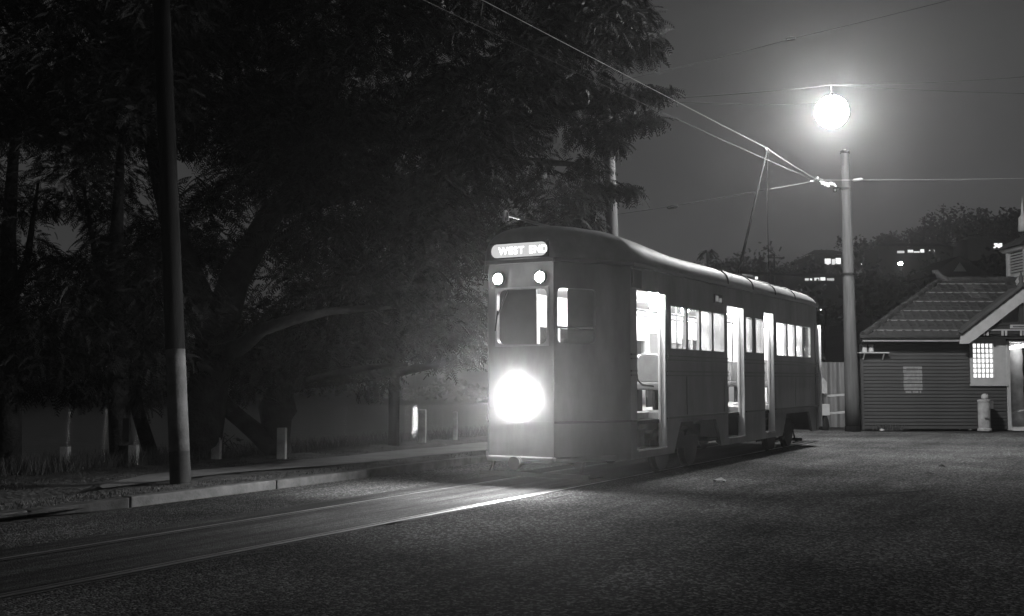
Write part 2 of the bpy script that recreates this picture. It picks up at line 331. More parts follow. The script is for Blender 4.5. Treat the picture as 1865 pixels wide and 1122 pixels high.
# grass and undergrowth nobody could count
def blades(name, P, hmin, hmax, w):
    n = len(P); a = rng.uniform(0, 2 * math.pi, n); h = rng.uniform(hmin, hmax, n); lean = rng.normal(0, .35, (n, 2)) * h[:, None]
    dx = np.stack([np.cos(a), np.sin(a), 0 * a], 1) * w; tip = P + np.stack([lean[:, 0], lean[:, 1], h], 1)
    return tag_obj(name, quads_mesh(name, np.stack([P - dx, P + dx, tip + dx * .25, tip - dx * .25], 1), M_GRASS))
def tag_obj(name, me):
    o = bpy.data.objects.new(name, me); COL.objects.link(o); return o
def strip(n, t0, t1, n0, n1, z):
    t = rng.uniform(t0, t1, n); q = rng.uniform(n0, n1, n)
    return np.stack([AX.x * t + NX.x * q, AX.y * t + NX.y * q, np.full(n, z)], 1)
tag(blades('verge_grass', np.concatenate([strip(9000, 3, 30, -10.7, -10.12, .10), strip(12000, 3, 30, -13.5, -12, .09)]), .012, .04, .004), 'short dry grass on the verge on both sides of the footpath', 'grass', kind='stuff')
tag(blades('bank_undergrowth', np.concatenate([strip(14000, 2, 13.5, -14.9, -13.4, -.06), strip(12000, 13.5, 30, -14.6, -13.3, -.1)]), .10, .42, .006), 'dark undergrowth along the top of the river bank', 'undergrowth', kind='stuff')
# far bank of the river and the hill behind the shed
def terrain(name, xs, ys, h, m):
    q = MB(); g = [[(x, y, h(x, y)) for y in ys] for x in xs]
    for i in range(len(xs) - 1):
        for j in range(len(ys) - 1): q.add([g[i][j], g[i + 1][j], g[i + 1][j + 1], g[i][j + 1]], [(0, 1, 2, 3)])
    return tag(q.build(name, m, smooth=True), kind='structure')
sm = lambda a, b, x: (lambda t: t * t * (3 - 2 * t))(max(0, min(1, (x - a) / (b - a))))
def hbank(x, y):
    d = y - (262 + x * .05)
    return -6 + 5 * sm(-6, 4, d) + 16 * sm(10, 110, d)
terrain('far_bank', np.linspace(-390, 32, 44), np.linspace(250, 395, 16), hbank, M_HILL)
def hhill(x, y):
    rg = 15 + max(-9, (x - 36) * .19) if x < 110 else 29
    return -.6 + rg * sm(78, 205, y) + .8 * math.sin(x * .17 + 1) * sm(90, 140, y) + .5 * math.sin(y * .13 + x * .05) * sm(90, 140, y)
terrain('hillside', np.linspace(26, 320, 50), np.linspace(70, 390, 44), hhill, M_HILL)
# ================================================================== THE TRAM
T = empty('tram', tn(12.95, -7.25, 0), math.pi / 2 - TH, 'pale electric tram showing WEST END above its lit headlight, standing at the terminus', 'tram')
HW = 1.15; XF = 1.05; LEN = 11.3; ZB, ZG = .34, 3.04
WIN1 = [(2.55, 3.18), (3.26, 3.77), (3.85, 4.36), (4.44, 4.98)]; WIN2 = [(8.08, 8.75), (8.86, 9.36), (9.49, 9.95), (10.05, 10.6)]; WINM = [(6.17, 6.52), (6.75, 7.22)]
DOORS = [(1.27, 2.38), (5.17, 6.12), (7.30, 7.95)]
b = MB()
# near side: local y = -HW, outward -y
holes = [(a - XF, c - XF, 1.90, 2.55) for a, c in WIN1 + WIN2] + [(a - XF, c - XF, 1.92, 2.56) for a, c in WINM] + [(a - XF, c - XF, .44, 2.70) for a, c in DOORS]
cut1, cut2 = (2.94, 4.54), (8.72, 10.44)
holes += [(cut1[0] - .28 - XF, cut1[1] + .28 - XF, ZB, .79), (cut2[0] - .28 - XF, cut2[1] + .24 - XF, ZB, .76)]
b.wall((XF, -HW, 0), (1, 0, 0), (0, -1, 0), LEN - .12 - XF, ZB, ZG, holes, .03)
for c0, c1, zt, e1 in ((cut1[0], cut1[1], .79, .28), (cut2[0], cut2[1], .76, .24)):
    b.prism([(c0 - .28, -HW, ZB), (c0, -HW, zt), (c0 - .28, -HW, zt)], (0, .05, 0)); b.prism([(c1 + e1, -HW, ZB), (c1, -HW, zt), (c1 + e1, -HW, zt)], (0, .05, 0))
# far side with its own windows
b.wall((XF, HW, 0), (1, 0, 0), (0, 1, 0), LEN - .12 - XF, ZB, ZG, [(a - XF, c - XF, 1.90, 2.55) for a, c in WIN1 + WIN2 + [(5.3, 6.0), (6.2, 6.9), (7.1, 7.9), (1.4, 2.3)]] , .05)
# three-faced front and the rear
FL = math.hypot(XF, HW - .5); Uf = Vector((XF, -(HW - .5), 0)).normalized(); Nf = Vector((Uf.y, -Uf.x, 0))
Ul = Vector((XF, HW - .5, 0)).normalized(); Nl = Vector((-Ul.y, Ul.x, 0))
ws = (.105, .93); rw = (.03, .69); lw = (.03, .69)
for za, zb_, win in ((ZB, 1.86, False), (1.86, 2.72, True), (2.72, ZG, False)):
    for o_, U_, N_, L_w, h_, mo in (((0, .5, 0), (0, -1, 0), (-1, 0, 0), 1.0, (ws[0], ws[1], 1.89, 2.69), (.33, .67)), ((0, -.5, 0), Uf, Nf, FL, (rw[0], rw[1], 1.90, 2.69), (.42, FL - .35)), ((0, .5, 0), Ul, Nl, FL, (lw[0], lw[1], 1.90, 2.69), (.42, FL - .35))):
        b.wall(o_, U_, N_, L_w, za, zb_, [h_] if win else [], .05, () if win else mo, True)
RX = LEN - .12
b.wall((RX, -HW, 0), (.12, .3, 0), (.3, -.12, 0), math.hypot(.12, .3), ZB, ZG, [], .05)
b.wall((RX, HW, 0), (.12, -.3, 0), (.3, .12, 0), math.hypot(.12, .3), ZB, ZG, [], .05)
b.wall((LEN, -HW + .3, 0), (0, 1, 0), (1, 0, 0), 2 * HW - .6, ZB, ZG, [(.3, 1.4, 1.9, 2.6)], .05)
bo_ = b.build('body', M_BODY, T, smooth=True); bo_.data.set_sharp_from_angle(angle=math.radians(62))
# roof: lofted, with the raised hood over the front
def rsec(x, w, h, n=25, p=2.7):
    out = []
    for k in range(n):
        a = math.pi * k / (n - 1); c, s_ = math.cos(a), math.sin(a)
        out.append((x, -w * math.copysign(abs(c) ** (2 / p), c), ZG + .02 + h * s_ ** (2 / p)))
    return out
st = [(-.015, .53, .34), (.02, .56, .40), (.10, .63, .45), (.25, .72, .49), (.45, .84, .515), (.7, .99, .525), (1.0, 1.16, .52), (1.08, 1.19, .515), (1.6, 1.2, .49), (2.1, 1.2, .455), (2.6, 1.2, .415), (2.9, 1.2, .395), (3.15, 1.2, .385), (3.4, 1.2, .38), (3.7, 1.2, .38)] + [(x, 1.2, .38 - .05 * max(0, min(1, (x - 5) / 4))) for x in np.arange(4.2, 10.4, .5)] + [(10.6, 1.2, .32), (10.9, 1.19, .28), (11.1, 1.17, .22), (11.22, 1.14, .15), (11.3, 1.08, .07), (11.34, 1.0, .01)]
b = MB(); rows = [rsec(*q) for q in st]; n = 25
for r_ in rows: b.v += r_
for i in range(len(rows) - 1):
    for k in range(n - 1): b.f.append((i * n + k, (i + 1) * n + k, (i + 1) * n + k + 1, i * n + k + 1))
b.f.append(tuple(range(n))[::-1]); b.f.append(tuple(range((len(rows) - 1) * n, len(rows) * n)))
for i in range(len(rows) - 1): b.f.append((i * n, i * n + n - 1, (i + 1) * n + n - 1, (i + 1) * n))
roof = b.build('roof', M_ROOF, T, smooth=True)
for x in (5.1, 6.5, 7.9, 9.3):
    q = MB(); q.tube([(x, p[1] * 1.003, p[2] + .004) for p in rsec(x, 1.2, .38 - .05 * max(0, min(1, (x - 5) / 4)))], .014, 6); q.build('roof_seam', M_BODY_DARK, roof)
# gutter / mouldings
b = MB(); path = [(LEN, 0, ZG), (LEN, -HW + .28, ZG), (RX, -HW - .03, ZG), (XF, -HW - .03, ZG), (-.03, -.51, ZG), (-.03, .51, ZG), (XF, HW + .03, ZG), (RX, HW + .03, ZG), (LEN, HW - .28, ZG), (LEN, 0, ZG)]
for p, q in zip(path, path[1:]): b.bar(p, q, .06, .05)
b.build('gutter', M_MOULD, T)
def rail_line(name, z, h, pr, spans, m=M_MOULD):
    q = MB()
    for a, c in spans: q.bar((a, -HW - pr / 2, z), (c, -HW - pr / 2, z), pr, h)
    q.build(name, m, T)
open_ = [(XF, 1.27), (2.38, 5.17), (6.12, 7.30), (7.95, RX)]
for z, h in ((1.79, .022), (1.73, .022), (1.56, .025), (1.50, .02)): rail_line('belt_moulding', z, h, .018, open_)
rail_line('skirt_moulding', .87, .03, .02, open_)
b = MB(); b.bar((-.004, .5, .87), (-.004, -.5, .87), .008, .03); b.build('skirt_moulding', M_BODY, T); b = MB(); b.bar((.0, -.51, .87), (XF, -HW - .012, .87), .02, .03); b.build('skirt_moulding', M_MOULD, T); b = MB(); b.bar((0, .51, .87), (XF, HW + .012, .87), .02, .03); b.build('skirt_moulding', M_MOULD, T)
for x in (3.22, 4.98, 8.0, 9.4): b = MB(); b.box(x - .01, x + .01, -HW - .006, -HW + .01, .9, 1.49); b.build('panel_strip', M_MOULD, T)
# windscreen and the two angled front windows
Uc, Nc = Vector((0, -1, 0)), Vector((-1, 0, 0))
def glazed(o, U, N, u0, u1, z0, z1, r, name, w=.025, m=M_STEEL):
    q = MB(); q.rframe(o, U, N, u0, u1, z0, z1, r, w, .035 if w < .01 else .06); f = q.build(name, m, T)
    o, U, N = Vector(o), Vector(U).normalized(), Vector(N).normalized(); g = MB()
    P = lambda u, z: o + U * u + Vector((0, 0, z)) - N * .03
    g.add([P(u0 + .01, z0 + .01), P(u1 - .01, z0 + .01), P(u1 - .01, z1 - .01), P(u0 + .01, z1 - .01)], [(0, 1, 2, 3)]); g.build('pane', GLASS, f); return f
f = glazed((0, .5, 0), Uc, Nc, *ws, 1.89, 2.69, .09, 'windscreen', m=M_STEEL)
q = MB(); q.bar((-.03, .18, 2.66), (-.035, .34, 2.32), .014, .014); q.bar((-.035, .34, 2.38), (-.035, .38, 2.1), .01, .018); q.build('wiper', M_IRON, f)
f = glazed((0, -.5, 0), Uf, Nf, *rw, 1.90, 2.69, .07, 'front_window', m=M_BODY)
P = lambda u, z, d: Vector((0, -.5, z)) + Uf * u - Nf * d
q = MB(); q.bar(P(.07, 2.14, .05), P(.66, 2.13, .05), .02, .028); q.build('sash_rail', M_IRON, f)
glazed((0, .5, 0), Ul, Nl, *lw, 1.90, 2.69, .07, 'front_window', m=M_BODY)
# saloon windows: frame, pane
for a, c in WIN1 + WIN2 + WINM:
    glazed((0, -HW, 0), (1, 0, 0), (0, -1, 0), a, c, 1.90 if (a, c) not in WINM else 1.92, 2.55, .045, 'side_window', .008, M_PALE)
for a, c in WIN1 + WIN2 + [(5.3, 6.0), (6.2, 6.9), (7.1, 7.9), (1.4, 2.3)]:
    f = glazed((0, HW, 0), (1, 0, 0), (0, 1, 0), a, c, 1.90, 2.55, .06, 'side_window', .02, M_PALE)
    q = MB(); q.box(a - .01, c + .01, HW - .09, HW - .082, 2.34 - random.choice((0, 0, .06, .16)), 2.6); q.build('added_blind', M_PALE, f)  # pale blinds added across the far windows to keep the saloon bright
# destination sign in the hood
b = MB(); b.rframe((-.02, .46, 0), Uc, Nc, 0, .90, 3.085, 3.305, .085, .016, .02, .02); sg = b.build('destination_sign', M_BODY_DARK, T)
b = MB(); b.box(-.034, -.026, -.43, .45, 3.095, 3.295); b.build('roller_blind', emit('sign_blind', .6), sg)
RT = Matrix(((0, 0, -1), (-1, 0, 0), (0, 1, 0)))
yl = .33
for ch in 'WEST END':
    if ch == ' ': yl -= .07; continue
    w_ = letter(ch, .138, emit('sign_letters', E_SIGN), sg, (-.037, yl, 3.145), RT); yl -= w_ + .014
# marker lamps above the windscreen
for y in (.32, -.33):
    Rm = Matrix.Rotation(-math.pi / 2, 3, 'Y'); q = MB(); q.lathe([(.075, -.0), (.086, .02), (.086, .05), (.075, .065)], (-.002, y, 2.81), 20, Rm); ml = q.build('marker_lamp', M_BODY_DARK, T, smooth=True)
    q = MB(); q.lathe([(.074, .055), (.069, .075), (.045, .09), (.002, .095)], (-.002, y, 2.81), 20, Rm); q.build('lens', emit('marker_glow', E_MARK), ml, smooth=True)
# headlight
Rm = Matrix.Rotation(-math.pi / 2, 3, 'Y')
q = MB(); q.lathe([(.268, 0), (.267, .006), (.260, .007)], (-.002, .05, 1.19), 32, Rm); hl = q.build('headlight', M_WHITE, T, smooth=True)
q = MB(); q.lathe([(.2598, .003), (.256, .013), (.20, .030), (.1, .040), (.002, .042)], (-.002, .05, 1.19), 32, Rm); q.build('lens', emit('headlight_glow', E_HEAD), hl, smooth=True)
# bumper, lifeguard, couplings
q = MB(); 
for p, r in (((0, .5), (0, -.5)), ((0, -.5), (XF * .8, -HW * .89)), ((0, .5), (XF * .8, HW * .89))): q.bar((p[0] - .012, p[1], .375), (r[0] - .012, r[1], .375), .04, .075)
q.build('bumper', M_BODY, T, bevel=.02)
q = MB(); q.tube([(-.12, .02, .33), (.5, .02, .36)], .05, 10); q.lathe([(.0, -.04), (.09, -.04), (.09, .03), (.0, .03)], (-.13, .02, .33), 12, Rm); q.build('coupler', M_IRON, T)
for x0, s_ in ((.35, 1), (LEN - .35, -1)):
    q = MB()
    for k in range(9): q.bar((x0, -.8 + k * .2, .12), (x0 + .5 * s_, -.8 + k * .2, .10), .04, .02)
    q.bar((x0, -.85, .14), (x0, .85, .14), .05, .06); q.bar((x0, -.7, .14), (x0 + .2 * s_, -.7, .36), .03, .03); q.bar((x0, .7, .14), (x0 + .2 * s_, .7, .36), .03, .03); q.build('lifeguard', M_IRON, T)
# interior shell: floor, ceiling, linings
q = MB(); q.box(1.02, LEN - .15, -HW + .32, HW - .055, .86, .95); q.box(.1, 1.02, -.48, .48, .86, .95)
ex = [(.4, 1.27), (2.42, 5.17), (6.15, 7.30), (7.98, LEN - .15)]
for a, c in ex: q.box(max(a, 1.02), c, -HW + .06, -HW + .32, .86, .95)
q.build('floor', M_FLOOR, T)
q = MB(); q.box(1.02, LEN - .16, -HW + .06, HW - .06, 2.80, 2.84); ceil = q.build('ceiling', M_PALE, T)
q = MB(); q.wall((1.0, HW - .055, 0), (1, 0, 0), (0, 1, 0), LEN - 1.2, .95, 2.80, [(a - 1, c - 1, 1.90, 2.55) for a, c in WIN1 + WIN2 + [(5.3, 6.0), (6.2, 6.9), (7.1, 7.9), (1.4, 2.3)]], .02); q.build('side_lining', M_PALE, T)
q = MB(); q.box(LEN - .22, LEN - .18, -HW + .3, HW - .3, .95, 2.8); q.build('end_lining', M_PALE, T)
# cab bulkhead with its centre doorway
q = MB(); q.wall((.92, HW - .16, 0), (0, -1, 0), (-1, 0, 0), 2 * HW - .32, .95, 3.0, [(HW - .16 - .26, HW - .16 + .24, .95, 2.74)], .04); q.build('cab_bulkhead', M_BLIND, T)
q = MB(); q.box(.3, .55, -.2, .3, .95, 1.75); q.box(.25, .6, -.25, .35, 1.75, 1.8); q.build('controller', M_IRON, T, bevel=.02)
# doors: rear reveal post, steps, rails, lamp
for i, (a, c) in enumerate(DOORS):
    q = MB(); q.box(c - .035, c - .002, -HW + .004, -HW + (.12 if i == 0 else .13), .44, 2.70); dj = q.build('door_post', M_WHITE, T, bevel=.008)
    q = MB(); q.box(c - .06, c - .037, -HW + .07, -HW + .115, .5, 2.62); q.build('folded_leaf', M_PALE, dj, bevel=.008)
    q = MB(); q.box(a - .02, c - .04, -HW + .002, -HW + .36, .42, .45); q.box(a, c - .04, -HW + .34, -HW + .62, .68, .70); q.box(a, c - .04, -HW + .35, -HW + .37, .45, .70); q.box(a, c - .04, -HW + .6, -HW + .62, .70, .93)
    stp = q.build('step_well', M_FLOOR, T)
    q = MB()
    for y, z in ((-HW + .004, .44), (-HW + .335, .70), (-HW + .6, .952)): q.box(a, c - .05, y - .012, y + .02, z, z + .018)
    q.build('step_nosing', M_BRASS, stp)
    q = MB(); q.box(a - .025, a - .003, -HW + .06, -HW + .5, .46, 2.7); q.build('door_pocket', M_BLIND if i == 0 else M_PALE, T)
    q = MB(); x = (a + c) / 2 + .12; q.tube([(x, -HW + .3, 2.68), (x, -HW + .3, 1.55), (x + .03, -HW + .29, 1.43), (x + .13, -HW + .26, 1.36), (c - .03, -HW + .2, 1.34)], .013, 8); q.build('grab_rail', M_IRON if i == 0 else M_BRASS, T, smooth=True)
for (x, y, z, r) in ((2.05, -HW + .07, 2.70, .075), (7.62, -HW + .2, 2.62, .05), (5.6, -HW + .2, 2.66, .045)):
    q = MB(); q.lathe([(.03, .06), (r * .7, .05), (r, 0), (r * .8, -r * .7), (.004, -r)], (x, y, z), 16); q.build('door_lamp', emit('door_glow', 260), T, smooth=True)
# seats: cushion, backrest, frame; both sides of the aisle
for y0, y1, xs in ((.30, 1.06, (2.6, 3.4, 4.2, 5.2, 6.0, 6.9, 7.7, 8.5, 9.3, 10.1)), (-1.05, -.35, (2.75, 3.6, 4.4, 8.3, 9.1, 9.9))):
    for x in xs:
        q = MB(); q.box(x, x + .42, y0, y1, 1.28, 1.40); c = q.build('seat', M_SEAT, T, bevel=.03)
        q = MB(); q.prism([(x + .40, y0, 1.40), (x + .47, y0, 1.40), (x + .52, y0, 1.82), (x + .47, y0, 1.82)], (0, y1 - y0, 0)); q.build('backrest', M_SEAT, c, bevel=.015)
        q = MB(); q.tube([(x + .51, y0 + .03, 1.80), (x + .51, y1 - .03, 1.84)], .018, 8); q.build('back_rail', M_BRASS, c)
        for ya in (y0 + .05, y1 - .09): q = MB(); q.box(x + .04, x + .38, ya, ya + .04, .95, 1.28); q.build('seat_leg', M_IRON, c)
q = MB(); q.tube([(3.0, -.3, 2.55), (10.8, -.3, 2.55)], .014, 8); q.tube([(3.0, .3, 2.55), (10.8, .3, 2.55)], .014, 8)
for x in (3.2, 5.0, 8.0, 9.6): q.tube([(x, -.3, 1.8), (x, -.3, 2.8)], .014, 8)
q.build('hand_rail', M_BRASS, T)
for x in (1.7, 3.2, 4.7, 6.2, 7.7, 9.2, 10.6):
    q = MB(); q.lathe([(.07, .06), (.07, .02), (.05, .0)], (x, 0, 2.745), 14); cl = q.build('ceiling_lamp', M_WHITE, T)
    q = MB(); q.lathe([(.05, .02), (.07, -.02), (.06, -.07), (.003, -.1)], (x, 0, 2.745), 14); q.build('globe', emit('ceiling_glow', E_CEIL), cl, smooth=True)
# rear corner strip, side number box, panel box over the front door
q = MB(); q.box(LEN - .30, LEN - .135, -HW - .012, -HW + .02, .36, 2.66); q.build('rear_corner_strip', M_BODY, T)
q = MB(); q.tube([(LEN - .06, -HW - .035, .42), (LEN - .06, -HW - .035, 2.62)], .04, 10); q.build('rear_buffer_rail', M_WHITE, T, smooth=True)
q = MB(); q.box(4.50, 4.90, -HW - .02, -HW + .01, 2.71, 2.86); nb = q.build('route_number_box', M_BODY_DARK, T, bevel=.01)
for x0, x1, z0, z1 in ((4.55, 4.68, 2.74, 2.83), (4.73, 4.84, 2.735, 2.80)):
    q = MB(); q.box(x0, x1, -HW - .024, -HW - .019, z0, z1); q.build('number_plate', emit('number_glow', .16), nb)
q = MB(); q.box(.98 + .12, 1.42, -HW - .022, -HW + .01, 2.72, 2.98); q.build('side_blind_box', M_BODY_DARK, T, bevel=.01)
# trolley poles
def trolley(x0, tip, up):
    q = MB(); q.box(x0 - .3, x0 + .3, -.22, .22, 3.4, 3.47); q.lathe([(.2, 0), (.16, .08), (.1, .12)], (x0, 0, 3.47), 14); bs = q.build('trolley_base', M_IRON, T)
    q = MB(); 
    for y in (-.09, .09): q.tube([(x0 - .05, y, 3.6), (x0 + (.62 if up else .45) * 1, y * 1.2, 3.62)], .045, 8)
    q.build('spring', M_IRON, bs)
    q = MB(); q.tube([(x0, 0, 3.58), tip], [.032, .018], 10); q.build('trolley_pole', M_STEEL if not up else M_CABLE, T, smooth=True)
    q = MB(); t_ = Vector(tip); q.lathe([(.045, -.012), (.03, 0), (.045, .012)], t_ + Vector((0, 0, .02)), 12, Matrix.Rotation(math.pi / 2, 3, 'X')); q.bar(t_ - Vector((0, .03, .08)), t_ + Vector((0, -.03, .03)), .015, .03); q.bar(t_ - Vector((0, -.03, .08)), t_ + Vector((0, .03, .03)), .015, .03); q.build('trolley_head', M_STEEL, T)
def loc(p): return T.matrix_basis.inverted() @ Vector(p)
def on_axis(px, py, y=0.0):                          # point of the tram's middle plane under a pixel
    r = ray(px, py); n = -7.25 - y; k = n / r.dot(NX); return r * k + Vector((0, 0, CAMH))
tipF, tipR = loc(on_axis(921, 391)), loc(on_axis(1397, 274))
trolley(loc(on_axis(1135, 440)).x, tipF, False); trolley(loc(on_axis(1343, 489)).x, tipR, True)
q = MB(); q.tube([tipR - Vector((0, 0, .1)), (tipR.x - .05, 0, 5.2), (tipR.x + .02, 0, 3.4)], .009, 6); q.build('trolley_rope', M_CABLE, T)
# bogies
for xc in (3.74, 9.58):
    q = MB(); q.box(xc - .9, xc + .9, -.80, -.70, .34, .52); q.box(xc - .9, xc + .9, .70, .80, .34, .52); q.box(xc - .25, xc + .25, -.8, .8, .4, .6); q.box(xc - .7, xc + .7, -.45, .45, .22, .58); bg_ = q.build('bogie', M_IRON, T)
    for dx in (-.62, .62):
        for y in (-.72, .72):
            q = MB(); q.lathe([(.08, -.06), (.30, -.05), (.30, .03), (.34, .04), (.34, .06), (.08, .07)], (xc + dx, y, .335), 22, Matrix.Rotation(math.copysign(math.pi / 2, y), 3, 'X')); q.build('wheel', M_IRON, bg_)
q = MB(); q.box(5.4, 8.0, -.7, .7, .36, .84); q.build('underfloor_gear', M_IRON, T)
q = MB(); q.box(1.1, LEN - .3, -HW + .1, HW - .1, .80, .858); q.build('underframe', M_IRON, T)
# ================================================================== OVERHEAD WIRES AND POLES
def pole(base, top, r0, r1, bands, name='timber_pole', **kw):
    root = empty(name, base, 0, **kw); base, top = Vector(base), Vector(top)
    for nm, a, c, m, g in bands:
        q = MB(base); k = 9
        q.tube([base.lerp(top, a + (c - a) * i / k) for i in range(k + 1)], [(r0 + (r1 - r0) * (a + (c - a) * i / k)) * g for i in range(k + 1)], 18); q.build(nm, m, root, smooth=True)
    return root
PB = Vector((9.42, 30.5, 0)); PT = Vector((9.35, 30.5, 7.78))
pp = pole(PB, PT, .205, .115, [('shaft', .02, 1, M_POLE, 1), ('butt', 0, .02, M_POLE_DARK, 1.05)], label='tall pale timber pole by the shed carrying the lit street lamp', cat='pole')
q = MB(PB); q.lathe([(.13, -.02), (.13, .05), (.02, .12)], PT, 16); q.build('pole_cap', M_POLE_DARK, pp)
q = MB(PB); q.lathe([(.20, -.03), (.20, .03)], PB.lerp(PT, .56), 18); q.build('pole_strap', M_IRON, pp)
q = MB(PB); q.bar(PB.lerp(PT, .87) - Vector((.32, .12, .02)), PB.lerp(PT, .87) + Vector((.1, -.12, 0)), .05, .06); q.lathe([(.03, -.06), (.06, -.03), (.06, .03), (.03, .06)], PB.lerp(PT, .87) - Vector((.34, .12, .05)), 10); q.build('wire_bracket', M_IRON, pp)
LP = at(1515, 204, 24.5)
LT = LP + Vector((0, 0, .62))
sl = empty('street_lamp', LP, 0, 'glowing round street lamp hanging from its cable over the rear of the tram', 'street lamp')
q = MB(LP); q.tube([LT, LP + Vector((0, 0, .36))], .015, 8); q.build('stem', M_CABLE, sl)
q = MB(LP); q.lathe([(.02, .43), (.04, .42), (.06, .36), (.09, .345), (.04, .33)], LP, 20); q.build('lamp_holder', M_CABLE, sl, smooth=True)
q = MB(LP); q.lathe([(.36 * math.sin(math.pi * k_ / 14) + .003, -.36 * math.cos(math.pi * k_ / 14)) for k_ in range(15)], LP, 24); q.build('globe', emit('street_glow', E_STREET), sl, smooth=True)
MP0 = Vector((2.36, 25.6, .05))
mpb = at(1117, 470, 25.6); mpt = at(1105, 150, 25.6)
dirm = (mpt - mpb); MP0 = mpb + dirm * ((.05 - mpb.z) / dirm.z)
pole(MP0, mpt, .17, .115, [('shaft', 0, 1, M_POLE, 1)], label='pale pole behind the tram roof, half hidden by hanging foliage', cat='pole')
LPb = Vector((-4.25, 14.2, .09)); LPt = at(293, -30, 14.4)
pole(LPb, LPt, .132, .105, [('dark_foot', 0, .065, mat('dark_pole_foot', .03, .95, .05, .6, 3), 1.01), ('pale_band', .065, .262, M_POLE_BAND, 1.0), ('shaft', .262, 1, M_POLE_DARK, 1)], label='dark roadside pole with a paler band and darker foot on the verge', cat='pole')  # paler band low on the pole, darker foot below and dark shaft above
mb = MB(); 
def wire(name, pts, r, m, label, loc_=None):
    q = MB(); q.tube(pts, r, 6); o = q.build(name, m, loc=pts[0]); return tag(o, label, 'wire')
def sag(a, c, s_, n=14): return [a.lerp(c, i / n) - Vector((0, 0, s_ * 4 * (i / n) * (1 - i / n))) for i in range(n + 1)]
J = at(1490, 328, 28.2)
cw = on_axis(880, 0); c0 = T.matrix_basis @ tipR
wire('contact_wire', sag(cw + (cw - c0) * .9, c0 + Vector((0, 0, .05)), .03), .0048, M_WIRE, 'bright trolley wire running down to the raised trolley pole', None)
wire('contact_wire', sag(c0 + Vector((0, 0, .05)), J, .03, 6), .007, M_WIRE, 'short trolley wire from the raised pole head to the wire junction')
w2 = at(1280, 232, 21.5); M_WIRE2 = mat('dull_wire', .10, .8, .1, .1, 8)
wire('contact_wire', sag(w2 + (w2 - J) * 1.2, J + Vector((-.03, 0, -.03)), .05), .005, M_WIRE2, 'thinner trolley wire just below the bright one, meeting at the junction')
jn = empty('wire_junction', J, 0, 'metal frog fitting where the trolley wires meet beside the pole', 'wire fitting')
q = MB(J); q.bar(J + Vector((-.12, -.1, 0)), J + Vector((.14, .1, .02)), .06, .04); q.bar(J + Vector((-.2, 0, -.03)), J + Vector((-.02, 0, -.01)), .03, .04); q.lathe([(.02, -.05), (.05, -.03), (.05, .05), (.02, .07)], J + Vector((-.02, 0, .03)), 10); q.build('frog', M_STEEL, jn)
q = MB(J)
for k in range(5): a = J + Vector((.14 + k * .07, .1 - .01 * k, -.07 - .035 * (k % 3))); q.lathe([(.015, -.03), (.045, -.012), (.045, .012), (.015, .03)], a, 10)
q.bar(J + Vector((.05, .05, -.02)), J + Vector((.5, .1, -.14)), .025, .025); q.build('insulator', M_WHITE, jn)
wire('span_wire', sag(J, at(2010, 322, 28.6), .02), .007, M_WIRE, 'bright span wire leading from the junction past the pale pole')
wire('span_wire', sag(J, at(1403, 344, 27.5), .01, 4), .008, M_WIRE, 'short bright span wire slanting down from the junction')
wire('span_wire', sag(at(1403, 344, 27.5), at(1112, 392, 25.6), .03), .007, M_CABLE, 'dark span wire from the bright one to the pole behind the tram')
wire('pull_off_wire', sag(J + Vector((.45, .1, -.13)), at(1535, 345, 30.3), .01, 4), .006, M_CABLE, 'slack pull-off wire between the junction and the pale pole')
wire('overhead_cable', sag(at(1080, 158, 24), at(1440, 71, 30), .04), .006, M_CABLE, 'dark cable climbing from the tree to its joint in the sky')
wire('overhead_cable', sag(at(1440, 71, 30), at(1990, -70, 38), .06), .007, M_CABLE, 'dark cable rising from its joint out of the top of the picture')
wire('lamp_cable', sag(at(1108, 183, 25.6), LT, .06), .004, M_CABLE, 'faint cable from the pole behind the tree to the street lamp')
wire('lamp_cable', sag(LT, at(1990, 172, 27), .05), .004, M_CABLE, 'level cable holding the street lamp from the other side')
wire('power_line', sag(LT + Vector((.05, 0, .0)), at(1990, 128, 27), .08), .004, M_CABLE, 'cable rising gently away from the street lamp')
wire('power_line', sag(at(1190, 184, 45), at(1505, 188, 60), .1), .010, M_CABLE, 'faint power line a little under the lamp cable by the tree')
for px, py, d, nm, lab in ((1440, 71, 30, 'cable_joint', 'dark joint on the climbing overhead cable'), (1225, 377, 26.3, 'strain_insulator', 'dark strain insulator on the span wire behind the tram'), (1562, 327, 28.3, 'strain_insulator', 'bright strain insulator on the span wire beside the pale pole')):
    c = at(px, py, d); q = MB(); q.lathe([(.012, -.14), (.04, -.1), (.045, 0), (.04, .1), (.012, .14)], c, 10, Matrix.Rotation(math.radians(82), 3, 'Y')); tag(q.build(nm, M_WIRE if px > 1500 else M_CABLE, loc=c), lab, 'wire fitting')
# ================================================================== THE SHED AT THE TERMINUS
SO = Vector((12.0, 31.2, 0))
SH = empty('shed', SO, 0, 'weatherboard shed with hipped tile roof, white gabled porch and glowing lattice window', 'shed')
FY = 31.2; XL, XC = 9.93, 14.05                      # front wall plane, its left end, corner at the porch opening
def sb(): return MB(SO)
q = sb(); q.box(XL + .03, 13.0, FY, FY + .1, 0, 2.55); q.box(13.0, XC, FY, FY + .1, 0, 1.32); q.box(13.0, XC, FY, FY + .1, 2.5, 2.75); q.box(13.0, 13.06, FY, FY + .1, 1.32, 2.5); q.box(13.70, XC, FY, FY + .1, 1.32, 2.5)
q.bar((XL + .10, FY + .12, 1.27), (11.8, 36.4, 1.27), .1, 2.54); q.box(11.9, 20, 36.3, 36.4, 0, 2.55); q.box(15.35, 20, FY, FY + .1, 0, 2.55)
wall_ = q.build('wall', M_DARKWOOD, SH)
nb_ = 24; bh = 2.36 / nb_
brd = {}
